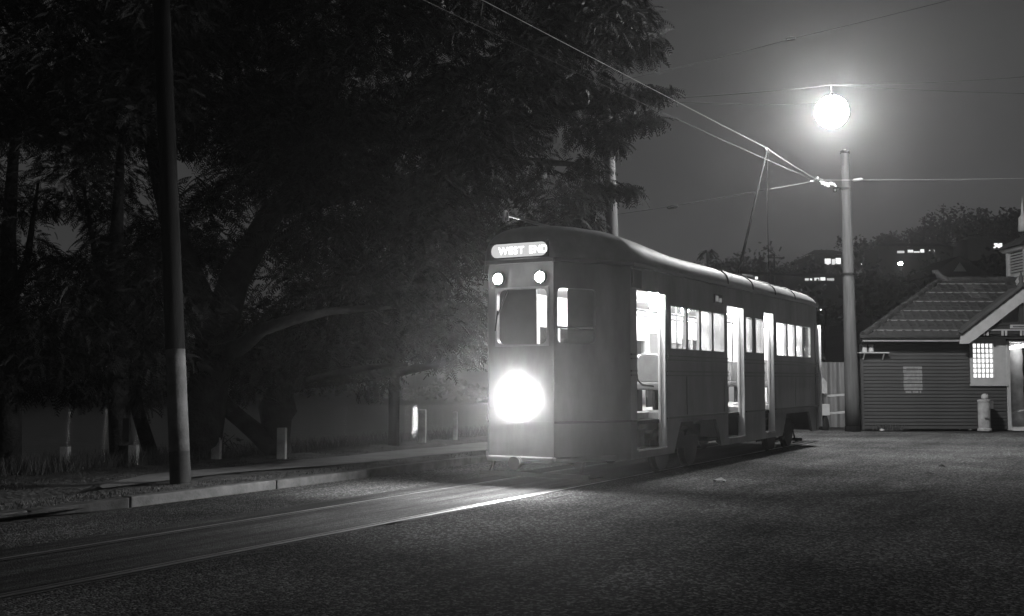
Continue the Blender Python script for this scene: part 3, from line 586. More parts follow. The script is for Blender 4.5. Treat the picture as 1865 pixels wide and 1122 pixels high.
def board(x0, x1):
    k = (round(x0, 3), round(x1, 3))
    if k not in brd:
        m_ = MB(); L = x1 - x0
        m_.prism([(0, 0, .004), (0, -.040, .004), (0, -.024, bh - .014), (0, -.008, bh - .004), (0, 0, bh - .004)], (L, 0, 0)); o = m_.build('tmp', M_BOARD); brd[k] = o.data; bpy.data.objects.remove(o)
    return brd[k]
for i in range(nb_):
    z = .04 + i * bh
    xr = 12.99 if z + bh > 1.30 else XC - .04
    piece('weatherboard', board(XL, xr), wall_, (XL - SO.x, FY - SO.y - .001, z), (random.uniform(-.03, .03), random.uniform(-.0014, .0014), random.uniform(-.0008, .0008)))
q = sb(); q.box(XL - .05, XL + .02, FY - .05, FY + .05, 0, 2.42); q.build('corner_board', M_BOARD, SH)
q = sb(); q.box(XC - .04, XC + .06, FY - .06, FY + .12, 0, 2.5); q.build('porch_post', M_BOARDP, SH, bevel=.01)
q = sb(); q.box(15.25, 15.35, FY - .06, FY + .12, 0, 2.5); q.build('porch_post', M_BOARDP, SH, bevel=.01)
# lattice window: white frame, bars, glowing panes
q = sb(); q.wall((12.98, FY - .05, 0), (1, 0, 0), (0, -1, 0), XC - 12.98 - .04, 1.27, 2.58, [(.09, .67, 1.47, 2.46)], .06); q.box(12.95, XC - .02, FY - .09, FY - .05, 1.25, 1.30)
lw_ = q.build('lattice_window', M_BOARDP, SH)
X0, X1, Z0, Z1 = 13.07, 13.65, 1.47, 2.46
pm = MB(); pm.box(-.046, .046, -.006, .006, -.055, .055); po = pm.build('tmp', emit('window_glow', 1.5)); pme = po.data; bpy.data.objects.remove(po)
for i in range(5):
    for j in range(7):
        piece('pane', pme, lw_, (X0 + (i + .5) * (X1 - X0) / 5 - SO.x, FY + .005 - SO.y, Z0 + (j + .5) * (Z1 - Z0) / 7))
for i in range(1, 5):
    q = sb(); x = X0 + i * (X1 - X0) / 5; q.box(x - .012, x + .012, FY - .04, FY + .02, Z0, Z1); q.build('glazing_bar', M_BOARDP, lw_)
for j in range(1, 7):
    q = sb(); z = Z0 + j * (Z1 - Z0) / 7; q.box(X0, X1, FY - .036, FY + .016, z - .013, z + .013); q.build('glazing_bar', M_BOARDP, lw_)
# white plate over window and porch
q = sb(); q.box(12.95, 15.4, FY - .09, FY - .0, 2.585, 2.70); q.build('porch_beam', M_BOARDP, SH, bevel=.008)
# main hipped roof
E0 = Vector((9.86, 30.85, 2.62)); E1 = Vector((20.5, 30.85, 2.62)); E2 = Vector((20.5, 37.7, 2.62)); E3 = Vector((11.75, 36.7, 2.62)); R0 = Vector((13.4, 34.28, 4.50)); R1 = Vector((20.5, 34.28, 4.50))
q = sb(); q.add([E0, E1, R1, R0, E2, E3], [(0, 1, 2, 3), (5, 3, 2, 4), (0, 3, 5)]); rf = q.build('roof', M_DARKWOOD, SH)
sl_ = (R0 - Vector((R0.x, E0.y, E0.z))); slen = sl_.length; sdir = sl_.normalized(); snor = Vector((1, 0, 0)).cross(sdir).normalized()
rows_ = 12; gauge = slen / rows_; tw = .262
tmb = MB(); hw = tw / 2
prof = [(-hw, .0), (-hw + .03, .022), (-hw + .075, .027), (-hw + .12, .010), (hw - .07, .006), (hw, .004)]
for a, c in zip(prof, prof[1:]): tmb.add([(a[0], 0, a[1] + .022), (c[0], 0, c[1] + .022), (c[0], gauge * 1.12, c[1]), (a[0], gauge * 1.12, a[1])], [(0, 1, 2, 3)])
for a, c in zip(prof, prof[1:]): tmb.add([(a[0], 0, a[1] - .01), (c[0], 0, c[1] - .01), (c[0], 0, c[1] + .022), (a[0], 0, a[1] + .022)], [(0, 1, 2, 3)])
to = tmb.build('tmp', M_TILE); tme = to.data; tme2 = tme.copy(); tme2.materials.clear(); tme2.materials.append(M_TILEPALE); bpy.data.objects.remove(to)
Mt = Matrix((Vector((1, 0, 0)), sdir, snor)).transposed()
cnt = 0; rest = MB(SO)
for j in range(rows_):
    base = E0 + sdir * (gauge * j); xl = E0.x + (R0.x - E0.x) * (j + .35) / rows_
    x = xl + hw
    while x < 17.6:
        p = Vector((x, base.y, base.z)) + snor * .012
        dx = x - 14.1; vis = x < 14.1 - 1.66 + 1.72 * max(0, (p.z - 2.55) / 1.36) + .35 or p.z > 3.9
        if (vis or x < 14.9) and cnt < 300:
            pale = (j, int((x - 9.86) / tw)) in ((10, 16), (9, 16), (8, 15), (8, 16), (10, 17)) 
            o = piece('roof_tile', tme2 if pale else tme, rf, p - SO); o.rotation_euler = (Mt.to_euler().x + random.uniform(-.012, .012), 0, random.uniform(-.012, .012)); cnt += 1
        else:
            vs = [Mt @ Vector(v.co) + p for v in tme.vertices]; rest.add(vs, [tuple(f.vertices) for f in tme.polygons])
        x += tw
if rest.v: tag(rest.build('roof_tiles', M_TILE, rf), kind='stuff')
for j in range(1, rows_, 2):                          # pale pointing along every second course
    base = E0 + sdir * (gauge * j); xl = E0.x + (R0.x - E0.x) * j / rows_
    q = sb(); q.bar(Vector((xl + .05, base.y - .012, base.z + .05)), Vector((15.3, base.y - .012, base.z + .05)), .012, .03); q.build('course_pointing', M_POINT, rf)
for (a, c, k) in ((E0, R0, 15), (E3, R0, 15)):        # hip cappings
    for i in range(k):
        q = sb(); p0 = a.lerp(c, i / k) + Vector((0, 0, .05)); p1 = a.lerp(c, (i + 1.08) / k) + Vector((0, 0, .035)); q.tube([p0, p1], [.105, .085], 8); q.build('hip_capping', M_TILE, rf)
for i in range(20):
    q = sb(); p0 = R0.lerp(R1, i / 20) + Vector((0, 0, .05)); p1 = R0.lerp(R1, (i + 1.05) / 20) + Vector((0, 0, .05)); q.tube([p0, p1], [.105, .09], 8); q.build('ridge_capping', M_TILE, rf)
q = sb(); q.tube([R0 + Vector((.25, 0, .02)), R0 + Vector((.05, 0, .10)), R0 + Vector((-.04, 0, .22)), R0 + Vector((-.10, 0, .31)), R0 + Vector((-.19, 0, .31)), R0 + Vector((-.19, 0, .23))], [.10, .11, .09, .07, .06, .03], 10); q.build('ridge_finial', M_TILEPALE, rf, smooth=True)
q = sb(); q.box(E0.x - .02, 12.72, E0.y - .06, E0.y - .02, 2.50, 2.60); q.build('fascia', M_BOARDP, SH); q = sb(); q.tube([E0 + Vector((-.12, -.09, -.0)), Vector((12.72, E0.y - .09, 2.62))], .055, 8); q.build('eaves_gutter', M_DARKWOOD, SH)
q = sb(); q.add([(E0.x, E0.y - .02, 2.50), (12.6, E0.y - .02, 2.50), (12.6, FY, 2.50), (E0.x, FY, 2.50)], [(0, 1, 2, 3)]); q.build('soffit', M_DARKWOOD, SH)
# gabled porch
GA = Vector((14.300, 30.670, 3.93)); GL = Vector((12.540, 30.670, 2.60)); GR = Vector((16.060, 30.670, 2.60))
for nm, a in (('gable_roof', GL), ('gable_roof', GR)):
    q = sb(); u = Vector((0, 0, .06)); a2 = a + (a - GA) * .03
    q.prism([GA + u, a2 + u, a2 + u + Vector((0, 0, .05)), GA + u + Vector((0, 0, .05))], (0, .75, 0)); q.build(nm, M_TILE, SH)
    q = sb(); d = (a - GA).normalized(); dn = Vector((0, 0, -.34))
    q.prism([GA + Vector((0, 0, .04)), a + Vector((0, 0, .04)), a + Vector((0, 0, -.16)) + d * .02, a + Vector((0, 0, -.17)) - d * .34 * 0 + Vector((math.copysign(.22, GA.x - a.x), 0, 0)), a + Vector((math.copysign(.40, GA.x - a.x), 0, -.05)), GA + dn], (0, .07, 0)); q.build('bargeboard', M_BOARDP, SH)
    for i in range(9):
        q = sb(); p0 = GA.lerp(a, i / 9) + Vector((0, .0, .13)); p1 = GA.lerp(a, (i + 1.08) / 9) + Vector((0, .0, .12)); q.tube([p1, p0], [.07, .06], 8); q.build('verge_capping', M_TILE, SH)
q = sb(); q.lathe([(.10, 0), (.12, .06), (.05, .16), (.07, .24), (.03, .36), (.004, .46)], GA + Vector((0, .06, .08)), 12); q.build('gable_finial', M_TILE, SH, smooth=True)
q = sb(); q.add([(12.880, 31.040, 2.72), (15.680, 31.040, 2.72), (14.300, 31.040, 3.74)], [(0, 1, 2)]); q.build('gable_panel', M_BOARDP, SH)
q = sb(); q.box(14.240, 14.360, 30.750, 30.840, 2.75, 3.72); q.build('king_post', M_DARKWOOD, SH)
for s_ in (-1, 1):
    q = sb(); q.bar((14.300 + s_ * .62, 30.820, 2.95), (14.300 + s_ * .62, 30.820, 3.42), .12, .10); q.build('gable_strut', M_DARKWOOD, SH)
q = sb(); q.box(13.180, 15.430, 30.760, 30.880, 2.94, 3.03); q.build('tie_beam', M_DARKWOOD, SH); q = sb(); q.box(12.930, 15.680, 30.780, 30.860, 2.70, 2.93); q.build('frieze_panel', M_DARKWOOD, SH)
q = sb(); q.box(13.160, 15.480, 30.745, 30.775, 2.80, 2.835); q.build('frieze_rail', M_BOARDP, SH)
for i in range(5):
    for dx in (0, .1):
        x = 13.200 + i * .52 + dx; q = sb(); q.box(x, x + .05, 30.735, 30.770, 2.66, 2.82); q.build('frieze_baluster', M_BOARDP, SH)
q = sb(); q.box(13.960, 14.930, 30.710, 30.750, 2.86, 2.96); nbd = q.build('porch_name_board', M_BOARDP, SH)
q = sb(); q.box(14.020, 14.870, 30.704, 30.709, 2.885, 2.935); q.build('dark_field', M_INK, nbd)
# porch inside: floor, back, side walls, lamp, plaster column, rail
q = sb(); q.box(XC + .05, 15.3, FY - .35, 35, 0, .07); q.build('porch_floor', M_PALE, SH); q = sb(); q.box(XC + .05, 15.3, 34.0, 34.1, .07, 2.55); q.build('back_wall', M_PLASTER, SH)
q = sb(); q.box(XC + .02, XC + .06, FY + .13, 34, .07, 2.55); q.box(15.3, 15.34, FY + .13, 34, .07, 2.55); q.build('inner_wall', M_BOARD, SH); q = sb(); q.box(XC, 15.35, FY + .1, 34, 2.5, 2.54); q.build('porch_ceiling', M_BOARDP, SH)
q = sb(); q.tube([(14.72, 32.2, .07 + 2.43 * i / 12) for i in range(13)], [.22 + .012 * math.sin(i * 2.1) for i in range(13)], 18); q.build('plaster_column', M_PLASTER, SH, smooth=True)
q = sb(); q.tube([(14.08, 31.5, .42), (14.9, 31.5, .62), (15.3, 31.5, .72)], .025, 8); q.build('hand_rail', M_BOARDP, SH)
PL = Vector((14.52, 31.6, 2.36))
q = sb(); q.tube([PL + Vector((.25, .15, .2)), PL + Vector((.2, 0, .14)), PL + Vector((.1, 0, .1))], .02, 8); pl_ = q.build('porch_lamp', M_IRON, SH)
q = sb(); vs = [(PL.x - .40, PL.y, PL.z - .10), (PL.x - .25, PL.y, PL.z - .04), (PL.x, PL.y, PL.z + .02), (PL.x + .3, PL.y, PL.z + .05), (PL.x + .7, PL.y, PL.z + .05)]; q.tube(vs, [.022, .04, .05, .05, .04], 10); q.build('lamp_tube', emit('porch_glow', E_PORCH), pl_, smooth=True)
# louvred vent turret on the ridge
CX, CYY = 16.42, 34.28
q = sb(); c4 = lambda h, z: [(CX - h, CYY - h, z), (CX + h, CYY - h, z), (CX + h, CYY + h, z), (CX - h, CYY + h, z)]
def frus(m_, h0, z0, h1, z1): m_.add(c4(h0, z0) + c4(h1, z1), [(3, 2, 1, 0), (4, 5, 6, 7), (0, 1, 5, 4), (1, 2, 6, 5), (2, 3, 7, 6), (3, 0, 4, 7)])
frus(q, .95, 4.05, .62, 4.62); frus(q, .70, 4.62, .70, 4.69); tu = q.build('vent_turret', M_BOARDP, SH)
q = sb()
for sx in (-1, 1):
    for sy in (-1, 1): q.box(CX + sx * .58 - .06, CX + sx * .58 + .06, CYY + sy * .58 - .06, CYY + sy * .58 + .06, 4.69, 5.52)
frus(q, .70, 5.45, .80, 5.55); q.build('turret_frame', M_BOARDP, tu)
for i in range(8):
    z = 4.72 + i * .09
    q = sb(); q.prism([(CX - .52, CYY - .60, z), (CX - .52, CYY - .50, z + .075), (CX - .52, CYY - .485, z + .065), (CX - .52, CYY - .585, z - .01)], (1.04, 0, 0)); q.prism([(CX - .60, CYY - .52, z), (CX - .50, CYY - .52, z + .075), (CX - .485, CYY - .52, z + .065), (CX - .585, CYY - .52, z - .01)], (0, 1.04, 0)); q.build('louvre', M_BOARDP, tu)
q = sb(); frus(q, .48, 4.69, .48, 5.5); q.build('turret_core', M_DARKWOOD, tu)
q = sb(); frus(q, .92, 5.55, .30, 5.95); frus(q, .30, 5.95, .16, 6.1); q.build('turret_roof', M_TILE, tu)
q = sb(); q.lathe([(.14, 6.08), (.13, 6.5), (.05, 6.6), (.03, 6.9), (.004, 7.2)], (CX - .36, CYY, 0), 12); q.build('turret_finial', M_BOARDP, tu, smooth=True)
# things on and by the wall
pc = Vector((11.355, FY - .05, 1.05))
q = MB(pc); bz = [.04 + i * bh for i in range(nb_)]
lo, hi = 1.05, 1.80
for i in range(nb_):
    z0, z1 = max(lo, bz[i] + .006), min(hi, bz[i] + bh - .012)
    if z1 - z0 < .03: continue
    if i == 10: rr = ((11.14, 11.30), (11.34, 11.50), (11.54, 11.58))
    else: rr = ((11.09 + random.uniform(-.01, .01), 11.62 + random.uniform(-.012, .012)),)
    for x0, x1 in rr: q.prism([(x0, FY - .041, z0), (x1, FY - .041, z0), (x1, FY - .034, z1), (x0, FY - .034, z1)], (0, .004, 0))
poster = q.build('poster', M_PAPER, loc=pc); tag(poster, 'torn pale notice pasted across the dark weatherboards', 'notice')
q = MB(pc)
for (x0, x1, z) in ((11.17, 11.50, 1.735), (11.15, 11.52, 1.70), (11.16, 11.30, 1.60), (11.20, 11.50, 1.425), (11.20, 11.27, 1.43), (11.18, 11.54, 1.405)): q.box(x0, x1, FY - .046, FY - .043, z - .011, z + .011)
q.build('faded_print', M_INK, poster)
hp = Vector((13.17, 30.75, 0))
hy = empty('hydrant_post', hp, 0, 'stout pale post with a knob cap standing before the weatherboards', 'post')
q = MB(hp); q.lathe([(.19, 0), (.19, .06), (.165, .08), (.165, .80), (.175, .81), (.175, .86), (.10, .88)], hp, 20); q.build('shaft', M_CONC, hy, smooth=False, bevel=.006)
q = MB(hp); q.lathe([(.05, .86), (.09, .89), (.105, .94), (.09, 1.0), (.05, 1.03), (.004, 1.04)], hp + Vector((.03, 0, 0)), 16); q.build('knob', M_CONC, hy, smooth=True)
q = MB(hp); q.box(hp.x + .10, hp.x + .21, hp.y - .12, hp.y + .02, .62, .84); q.box(hp.x - .06, hp.x + .05, hp.y - .185, hp.y - .15, .34, .38); q.build('side_plate', M_STEEL, hy)
sp = Vector((10.22, FY - .1, 2.19))
q = MB(sp); q.box(9.80, 10.64, FY - .22, FY - .045, 2.17, 2.205); q.bar((9.95, FY - .06, 2.0), (9.95, FY - .2, 2.17), .03, .03); q.bar((10.5, FY - .06, 2.0), (10.5, FY - .2, 2.17), .03, .03); tag(q.build('shelf', M_BOARDP, loc=sp), 'white bracket shelf high on the corner of the shed', 'shelf')
for x, lab in ((9.97, 'squat pale pot on the white shelf, the one nearer the timber pole'), (10.15, 'squat pale pot on the white shelf, the one nearer the middle of the shelf')):
    c = Vector((x, FY - .14, 2.205)); q = MB(c); q.lathe([(.055, 0), (.07, .01), (.062, .17), (.072, .18), (.072, .21), (.05, .21), (.045, .03)], c, 14); tag(q.build('pot', M_PLASTER, loc=c), lab, 'pot', 'pots on the shelf')
# corrugated fence, dark shed behind, railing and tin boxes between tram and pole
fo = Vector((9.0, 33.1, 0)); fe = empty('iron_fence', fo, 0, 'corrugated iron fence behind the white railing beside the tram', 'fence')
cm = MB(); k = 40
for i in range(k + 1): cm.v += [(i * .02, -.035 * math.cos(i * math.pi * 2 / 13.33), 0), (i * .02, -.035 * math.cos(i * math.pi * 2 / 13.33), 1.95)]
for i in range(k): cm.f.append((2 * i, 2 * i + 2, 2 * i + 3, 2 * i + 1))
co = cm.build('tmp', M_CORR, smooth=True); cme = co.data; bpy.data.objects.remove(co)
for i in range(4): piece('iron_sheet', cme, fe, (-2.2 + i * .8, .01 * (i % 2), 0))
q = MB(fo); q.bar((6.8, 33.18, 1.6), (10.0, 33.18, 1.6), .05, .07); q.build('fence_rail', M_DARKWOOD, fe)
do = Vector((8.2, 36, 0)); ds = empty('lean_to', do, 0, 'dark lean-to with a sloping roof edge behind the iron fence', 'shed')
q = MB(do); q.box(5.5, 9.8, 35.6, 38.5, 0, 2.1); q.build('wall', M_DARKWOOD, ds)
q = MB(do); q.prism([(5.3, 35.3, 4.3), (10.05, 35.3, 2.15), (10.05, 35.3, 2.06), (5.3, 35.3, 4.2)], (0, 3.4, 0)); q.build('roof', M_BODY_DARK, ds); q = MB(do); q.bar((5.3, 35.27, 4.28), (9.95, 35.27, 2.20), .03, .06); q.build('barge', M_MOULD, ds)
q = MB(do); q.prism([(5.5, 35.62, 2.1), (9.8, 35.62, 2.1), (5.5, 35.62, 4.1)], (0, .05, 0)); q.build('gable_end', M_DARKWOOD, ds)
ro = Vector((9.25, 31.6, 0)); ra = empty('railing', ro, 0, 'white two-rail barrier between the tram and the timber pole', 'railing')
for z0, z1, nm in ((.955, 1.0, 'top_rail'), (.455, .50, 'lower_rail')):
    q = MB(ro); q.bar((8.5, 31.6, z0 - .03), (9.64, 31.6, z1), .05, .06); q.build(nm, M_BOARDP, ra, bevel=.006)
for x in (8.55, 9.62):
    q = MB(ro); q.bar((x, 31.6, 0), (x, 31.6, 1.01), .05, .05); q.build('post', M_BOARDP, ra, bevel=.006)
bo = Vector((8.80, 31.3, 0)); bx = empty('bottle_shaped_box', bo, 0, 'pale box with a peaked top on a dark post behind the tram', 'box')
q = MB(bo); q.box(8.66, 8.93, 31.2, 31.4, 1.04, 1.35); q.prism([(8.66, 31.2, 1.35), (8.93, 31.2, 1.35), (8.83, 31.2, 1.48), (8.76, 31.2, 1.48)], (0, .2, 0)); q.build('case', M_CONC, bx); q = MB(bo); q.lathe([(.04, 1.48), (.04, 1.56), (.02, 1.58)], (8.79, 31.3, 0), 10); q.build('cap', M_CONC, bx)
q = MB(bo); q.box(8.75, 8.85, 31.25, 31.35, 0, 1.04); q.build('post', M_DARKWOOD, bx)
b2 = Vector((8.84, 31.1, 0)); bx = empty('control_box', b2, 0, 'square white box low down beside the railing', 'box')
q = MB(b2); q.box(8.68, 8.94, 31.0, 31.2, .42, .74); q.build('case', M_BOARDP, bx, bevel=.01); q = MB(b2); q.lathe([(.10, 0), (.12, .1), (.09, .3), (.05, .42)], (8.83, 31.1, 0), 12); q.build('foot', M_IRON, bx)
# litter lying on the ground
def scrap(px, py, w, name, lab, cat, m):
    p = ground(px, py, .006); q = MB(p); n = 7; rr = random.Random(px)
    top = [p + Vector((w * math.cos(2 * math.pi * i / n) * rr.uniform(.7, 1.1), w * .8 * math.sin(2 * math.pi * i / n) * rr.uniform(.7, 1.1), rr.uniform(.0, w * .35))) for i in range(n)] + [p + Vector((rr.uniform(-.3, .3) * w, 0, w * rr.uniform(.5, .75)))]
    q.add(top + [v - Vector((0, 0, .004)) for v in top], [(i, (i + 1) % n, n) for i in range(n)] + [((i + 1) % n + n + 1, i + n + 1, 2 * n + 1) for i in range(n)]); tag(q.build(name, m, loc=p), lab, cat)
scrap(1264, 874, .07, 'scrap_paper', 'small flat scrap of paper on the road beside the tram', 'litter', M_PAPER)
scrap(1311, 878, .11, 'crumpled_leaf', 'crumpled dry leaf on the road, next to the scrap of paper', 'leaf', M_CONC)
scrap(1715, 850, .07, 'dead_leaf', 'dark dead leaf on the open road before the shed', 'leaf', M_DARKWOOD)
scrap(1692, 864, .08, 'dead_leaf', 'dark dead leaf on the road, closer than the other one before the shed', 'leaf', M_DARKWOOD)
scrap(767, 853, .13, 'clod', 'dark clod lying on the road against the kerb', 'clod', M_DARKWOOD)
scrap(1606, 785, .10, 'rag', 'pale rag at the foot of the shed wall', 'litter', M_PLASTER)
scrap(1747, 783, .12, 'rubbish', 'crumpled rubbish at the foot of the wall by the knob-capped post', 'litter', M_PLASTER)
scrap(1768, 784, .07, 'paper_ball', 'small pale paper ball against the knob-capped post', 'litter', M_PAPER)
P = strip(1, 0, 0, 0, 0, 0); PW = np.stack([rng.normal(10.6, .22, 260), rng.normal(31.0, .06, 260), np.full(260, 0.0)], 1)
tag(blades('wall_weeds', PW, .04, .2, .008), 'weeds at the foot of the shed wall near the timber pole', 'weeds', kind='stuff')
# posts along the river bank
for px, py, h, w, lab in ((513, 835, .52, .075, 'white guard post in front of the forked tree'), (394, 838, .38, .075, 'white guard post at the foot of the big trunk'), (243, 846, .31, .07, 'dim guard post between the two stems on the far left'), (118, 848, .30, .07, 'faint guard post in the shade, last on the left'), (769, 806, .70, .08, 'grey guard post against the bright reflection in the river'), (829, 801, .62, .05, 'thin pale stake nearest the tram by the river')):
    p = ground(px, py, .10); q = MB(p); q.box(p.x - w, p.x + w, p.y - w, p.y + w, -.02, h + .1); o = q.build('guard_post', M_CONC, loc=p, bevel=.015); tag(o, lab, 'post', 'guard posts along the river bank')
p = ground(717, 812, .09); q = MB(p); q.tube([p, p + Vector((0, 0, 1.9)), p + Vector((-.02, 0, 4.2))], [.115, .105, .095], 14); tag(q.build('mooring_post', M_POLE_DARK, loc=p, smooth=True), 'thick dark upright post between the trees and the river reflection', 'post')
# ================================================================== THE BIG FEATHERY TREES ON THE BANK
FR = []                                               # one frond: paired leaflets along a drooping rib, as quads
for i in range(7):
    u = (i + .5) / 7; x = .28 * u; z = -.11 * u * u; L = .070 * (1 - .55 * abs(u - .35)); w = .014
    for s_ in (-1, 1): FR.append([(x - w, 0, z), (x + w, 0, z), (x + w * .8 + .03, s_ * L, z - .025), (x - w * .4 + .03, s_ * L, z - .025)])
FR = np.array(FR)                                      # (14,4,3)
def fronds(C, n, rad, flat=.6, droop=.5, size=(.6, 1.35)):
    m_ = len(C); tot = m_ * n; cen = np.repeat(C, n, 0)
    d = rng.normal(0, 1, (tot, 3)); d /= np.linalg.norm(d, axis=1)[:, None]; r = rng.uniform(.25, 1, tot) ** .6 * np.repeat(rad, n) if np.ndim(rad) else rng.uniform(.25, 1, tot) ** .6 * rad
    off = d * r[:, None]; off[:, 2] *= flat
    az = np.arctan2(d[:, 1], d[:, 0]) + rng.normal(0, .5, tot); pit = rng.normal(-droop * .6, .35, tot); rol = rng.normal(0, .4, tot); s_ = rng.uniform(*size, tot)
    ca, sa, cp, sp_, cr, sr = np.cos(az), np.sin(az), np.cos(pit), np.sin(pit), np.cos(rol), np.sin(rol)
    X = np.stack([ca * cp, sa * cp, sp_], 1); Y0 = np.stack([-sa, ca, 0 * sa], 1); Z0 = np.cross(X, Y0); Y = Y0 * cr[:, None] + Z0 * sr[:, None]; Z = np.cross(X, Y)
    B = np.stack([X, Y, Z], 1) * s_[:, None, None]
    V = np.einsum('qvk,nkj->nqvj', FR, B) + (cen + off)[:, None, None, :]
    return V.reshape(-1, 4, 3)
def inpoly(x, y, P):
    c = False; j = len(P) - 1
    for i in range(len(P)):
        if (P[i][1] > y) != (P[j][1] > y) and x < (P[j][0] - P[i][0]) * (y - P[i][1]) / (P[j][1] - P[i][1]) + P[i][0]: c = not c
        j = i
    return c
HOLES = [(105, 415, 20), (140, 432, 17), (316, 342, 24), (443, 402, 20), (405, 440, 12), (1113, 300, 17), (1116, 400, 18), (757, 676, 12)]
def ok(p):
    n = p.dot(NX); return n < -9.9 or p.z > 4.6
def scatter(poly, n, d0, d1, rad):
    out = []; xs = [p[0] for p in poly]; ys = [p[1] for p in poly]; tries = 0
    while len(out) < n and tries < n * 60:
        tries += 1; x = random.uniform(min(xs), max(xs)); y = random.uniform(min(ys), max(ys))
        if not inpoly(x, y, poly): continue
        d = random.uniform(d0, d1); rp = rad * FPX / d
        if any((x - h[0]) ** 2 + (y - h[1]) ** 2 < (rp * .8 + h[2]) ** 2 for h in HOLES): continue
        if x > 900: d = random.uniform(max(d0, 20.5), max(d1, 26))
        p = at(x, y, d)
        if ok(p): out.append(p)
    return out
def arr(L): return np.array([tuple(p) for p in L])
def tree(name, base, label, trunk, limbs, crown, bark=M_BARK, group=None):
    base = Vector(base); t = empty(name, base, 0, label, 'tree', group)
    q = MB(base); q.tube(trunk[0], trunk[1], 14); tr = q.build('trunk', bark, t, smooth=True)
    for pts, rs in limbs:
        q = MB(base); q.tube(pts, rs, 10); q.build('limb', bark, tr, smooth=True)
    if crown is not None:
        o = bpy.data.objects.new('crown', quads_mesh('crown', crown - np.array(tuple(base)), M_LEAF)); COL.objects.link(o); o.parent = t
    return t
def clump(px, py, d, n, rad, **k): return fronds(arr([at(px, py, d)]), n, rad, **k)
A_POLY = [(250, -60), (1150, -60), (1160, 20), (1120, 60), (1090, 110), (1060, 150), (1080, 200), (1050, 260), (1060, 330), (1050, 390), (1000, 400), (930, 440), (880, 470), (855, 560), (830, 640), (640, 660), (500, 660), (430, 620), (370, 560), (250, 380)]
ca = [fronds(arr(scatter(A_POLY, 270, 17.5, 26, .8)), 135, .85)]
for (x, y, d, n, r) in ((1140, 5, 24, 60, .55), (1175, 35, 24, 40, .35), (1160, 85, 24, 60, .42), (1186, 95, 24, 30, .26), (1120, 60, 24, 60, .5), (1195, 70, 24, 22, .22), (1120, 110, 24, 26, .3), (1080, 150, 24, 60, .5),
                        (1150, 168, 24, 60, .40), (1188, 166, 24, 36, .26), (1213, 165, 24, 18, .15), (1110, 185, 24, 60, .42), (1170, 212, 24, 40, .28), (1194, 214, 24, 18, .14), (1125, 225, 24, 55, .36), (1085, 240, 24, 60, .5), (1110, 262, 24, 36, .28), (1128, 258, 24, 16, .15), (1070, 300, 24, 60, .45), 
                        (1100, 342, 24, 50, .34), (1135, 342, 24, 36, .24), (1155, 348, 24, 18, .14), (1075, 350, 24, 60, .42), (1055, 385, 24, 60, .42), (1075, 410, 24, 34, .26), (1030, 410, 24, 50, .38), (985, 410, 22, 60, .5), (940, 430, 21, 60, .5)):
    ca.append(clump(x, y, d, int(n * 2.2), r, droop=.8))
for (x, y) in ((350, 400), (388, 375), (412, 430), (375, 445), (350, 350), (402, 335), (340, 450), (430, 350), (425, 460), (385, 490)): ca.append(clump(x, y, 19.5, 90, .55))
g0 = ground(366, 838, .05)
L_ = lambda *a: [at(*q) for q in a]
tree('poinciana_tree', g0, 'huge spreading tree with a feathery dark crown reaching over the tram', ([g0 - Vector((0, 0, .2)), g0 + Vector((0, 0, .1))] + L_((368, 790, 18.4), (376, 730, 18.5), (386, 660, 18.6), (395, 600, 18.8)), [.46, .38, .34, .34, .33, .31]),
     [(L_((392, 620, 18.7), (360, 540, 18.8), (330, 460, 18.9), (300, 360, 19.2), (260, 200, 19.5)), [.3, .26, .22, .17, .1]), 
      (L_((395, 610, 18.8), (430, 500, 19), (500, 380, 20), (620, 250, 21), (820, 140, 22.5), (1000, 80, 23.5), (1120, 60, 24)), [.3, .26, .22, .18, .14, .1, .05]), (L_((500, 380, 20), (700, 340, 21.5), (900, 290, 23), (1060, 300, 24)), [.2, .15, .11, .05]), (L_((620, 250, 21), (820, 240, 22.6), (1020, 200, 24), (1170, 180, 24)), [.15, .12, .08, .03])],
     np.concatenate(ca))
q = MB(g0); q.tube(L_((395, 650, 18.6), (440, 630, 17.6), (478, 600, 16.7), (540, 580, 16.4), (600, 567, 16.4), (670, 561, 16.8), (720, 560, 17.6)), [.2, .14, .10, .08, .06, .045, .02], 10); q.build('limb', M_BARK_PALE, [o_ for o_ in bpy.data.objects if o_.name == 'trunk'][0], smooth=True)
q = MB(g0); q.tube(L_((560, 692, 17.6), (610, 682, 17.3), (680, 668, 17.2), (742, 664, 17.4)), [.05, .06, .05, .03], 8); q.build('limb', M_BARK, [o_ for o_ in bpy.data.objects if o_.name == 'trunk'][0], smooth=True)
g1 = ground(508, 829, .05)
B_POLY = [(420, 600), (600, 580), (860, 560), (850, 620), (820, 640), (700, 645), (640, 645), (560, 650), (470, 675), (430, 690)]
cb = [fronds(arr(scatter(B_POLY, 46, 18.2, 22, .5)), 110, .6)]
for (x, y, d, n, r) in ((440, 700, 18.6, 40, .35), (480, 705, 18.6, 34, .3), (545, 688, 18.7, 26, .25), (620, 668, 18.7, 22, .22), (676, 704, 18.8, 30, .22), (704, 690, 18.8, 26, .2), (825, 650, 19.6, 26, .3), (640, 660, 19, 30, .3), (790, 640, 19.5, 30, .3)): cb.append(clump(x, y, d, n, r, droop=1.0, size=(.7, 1.0)))
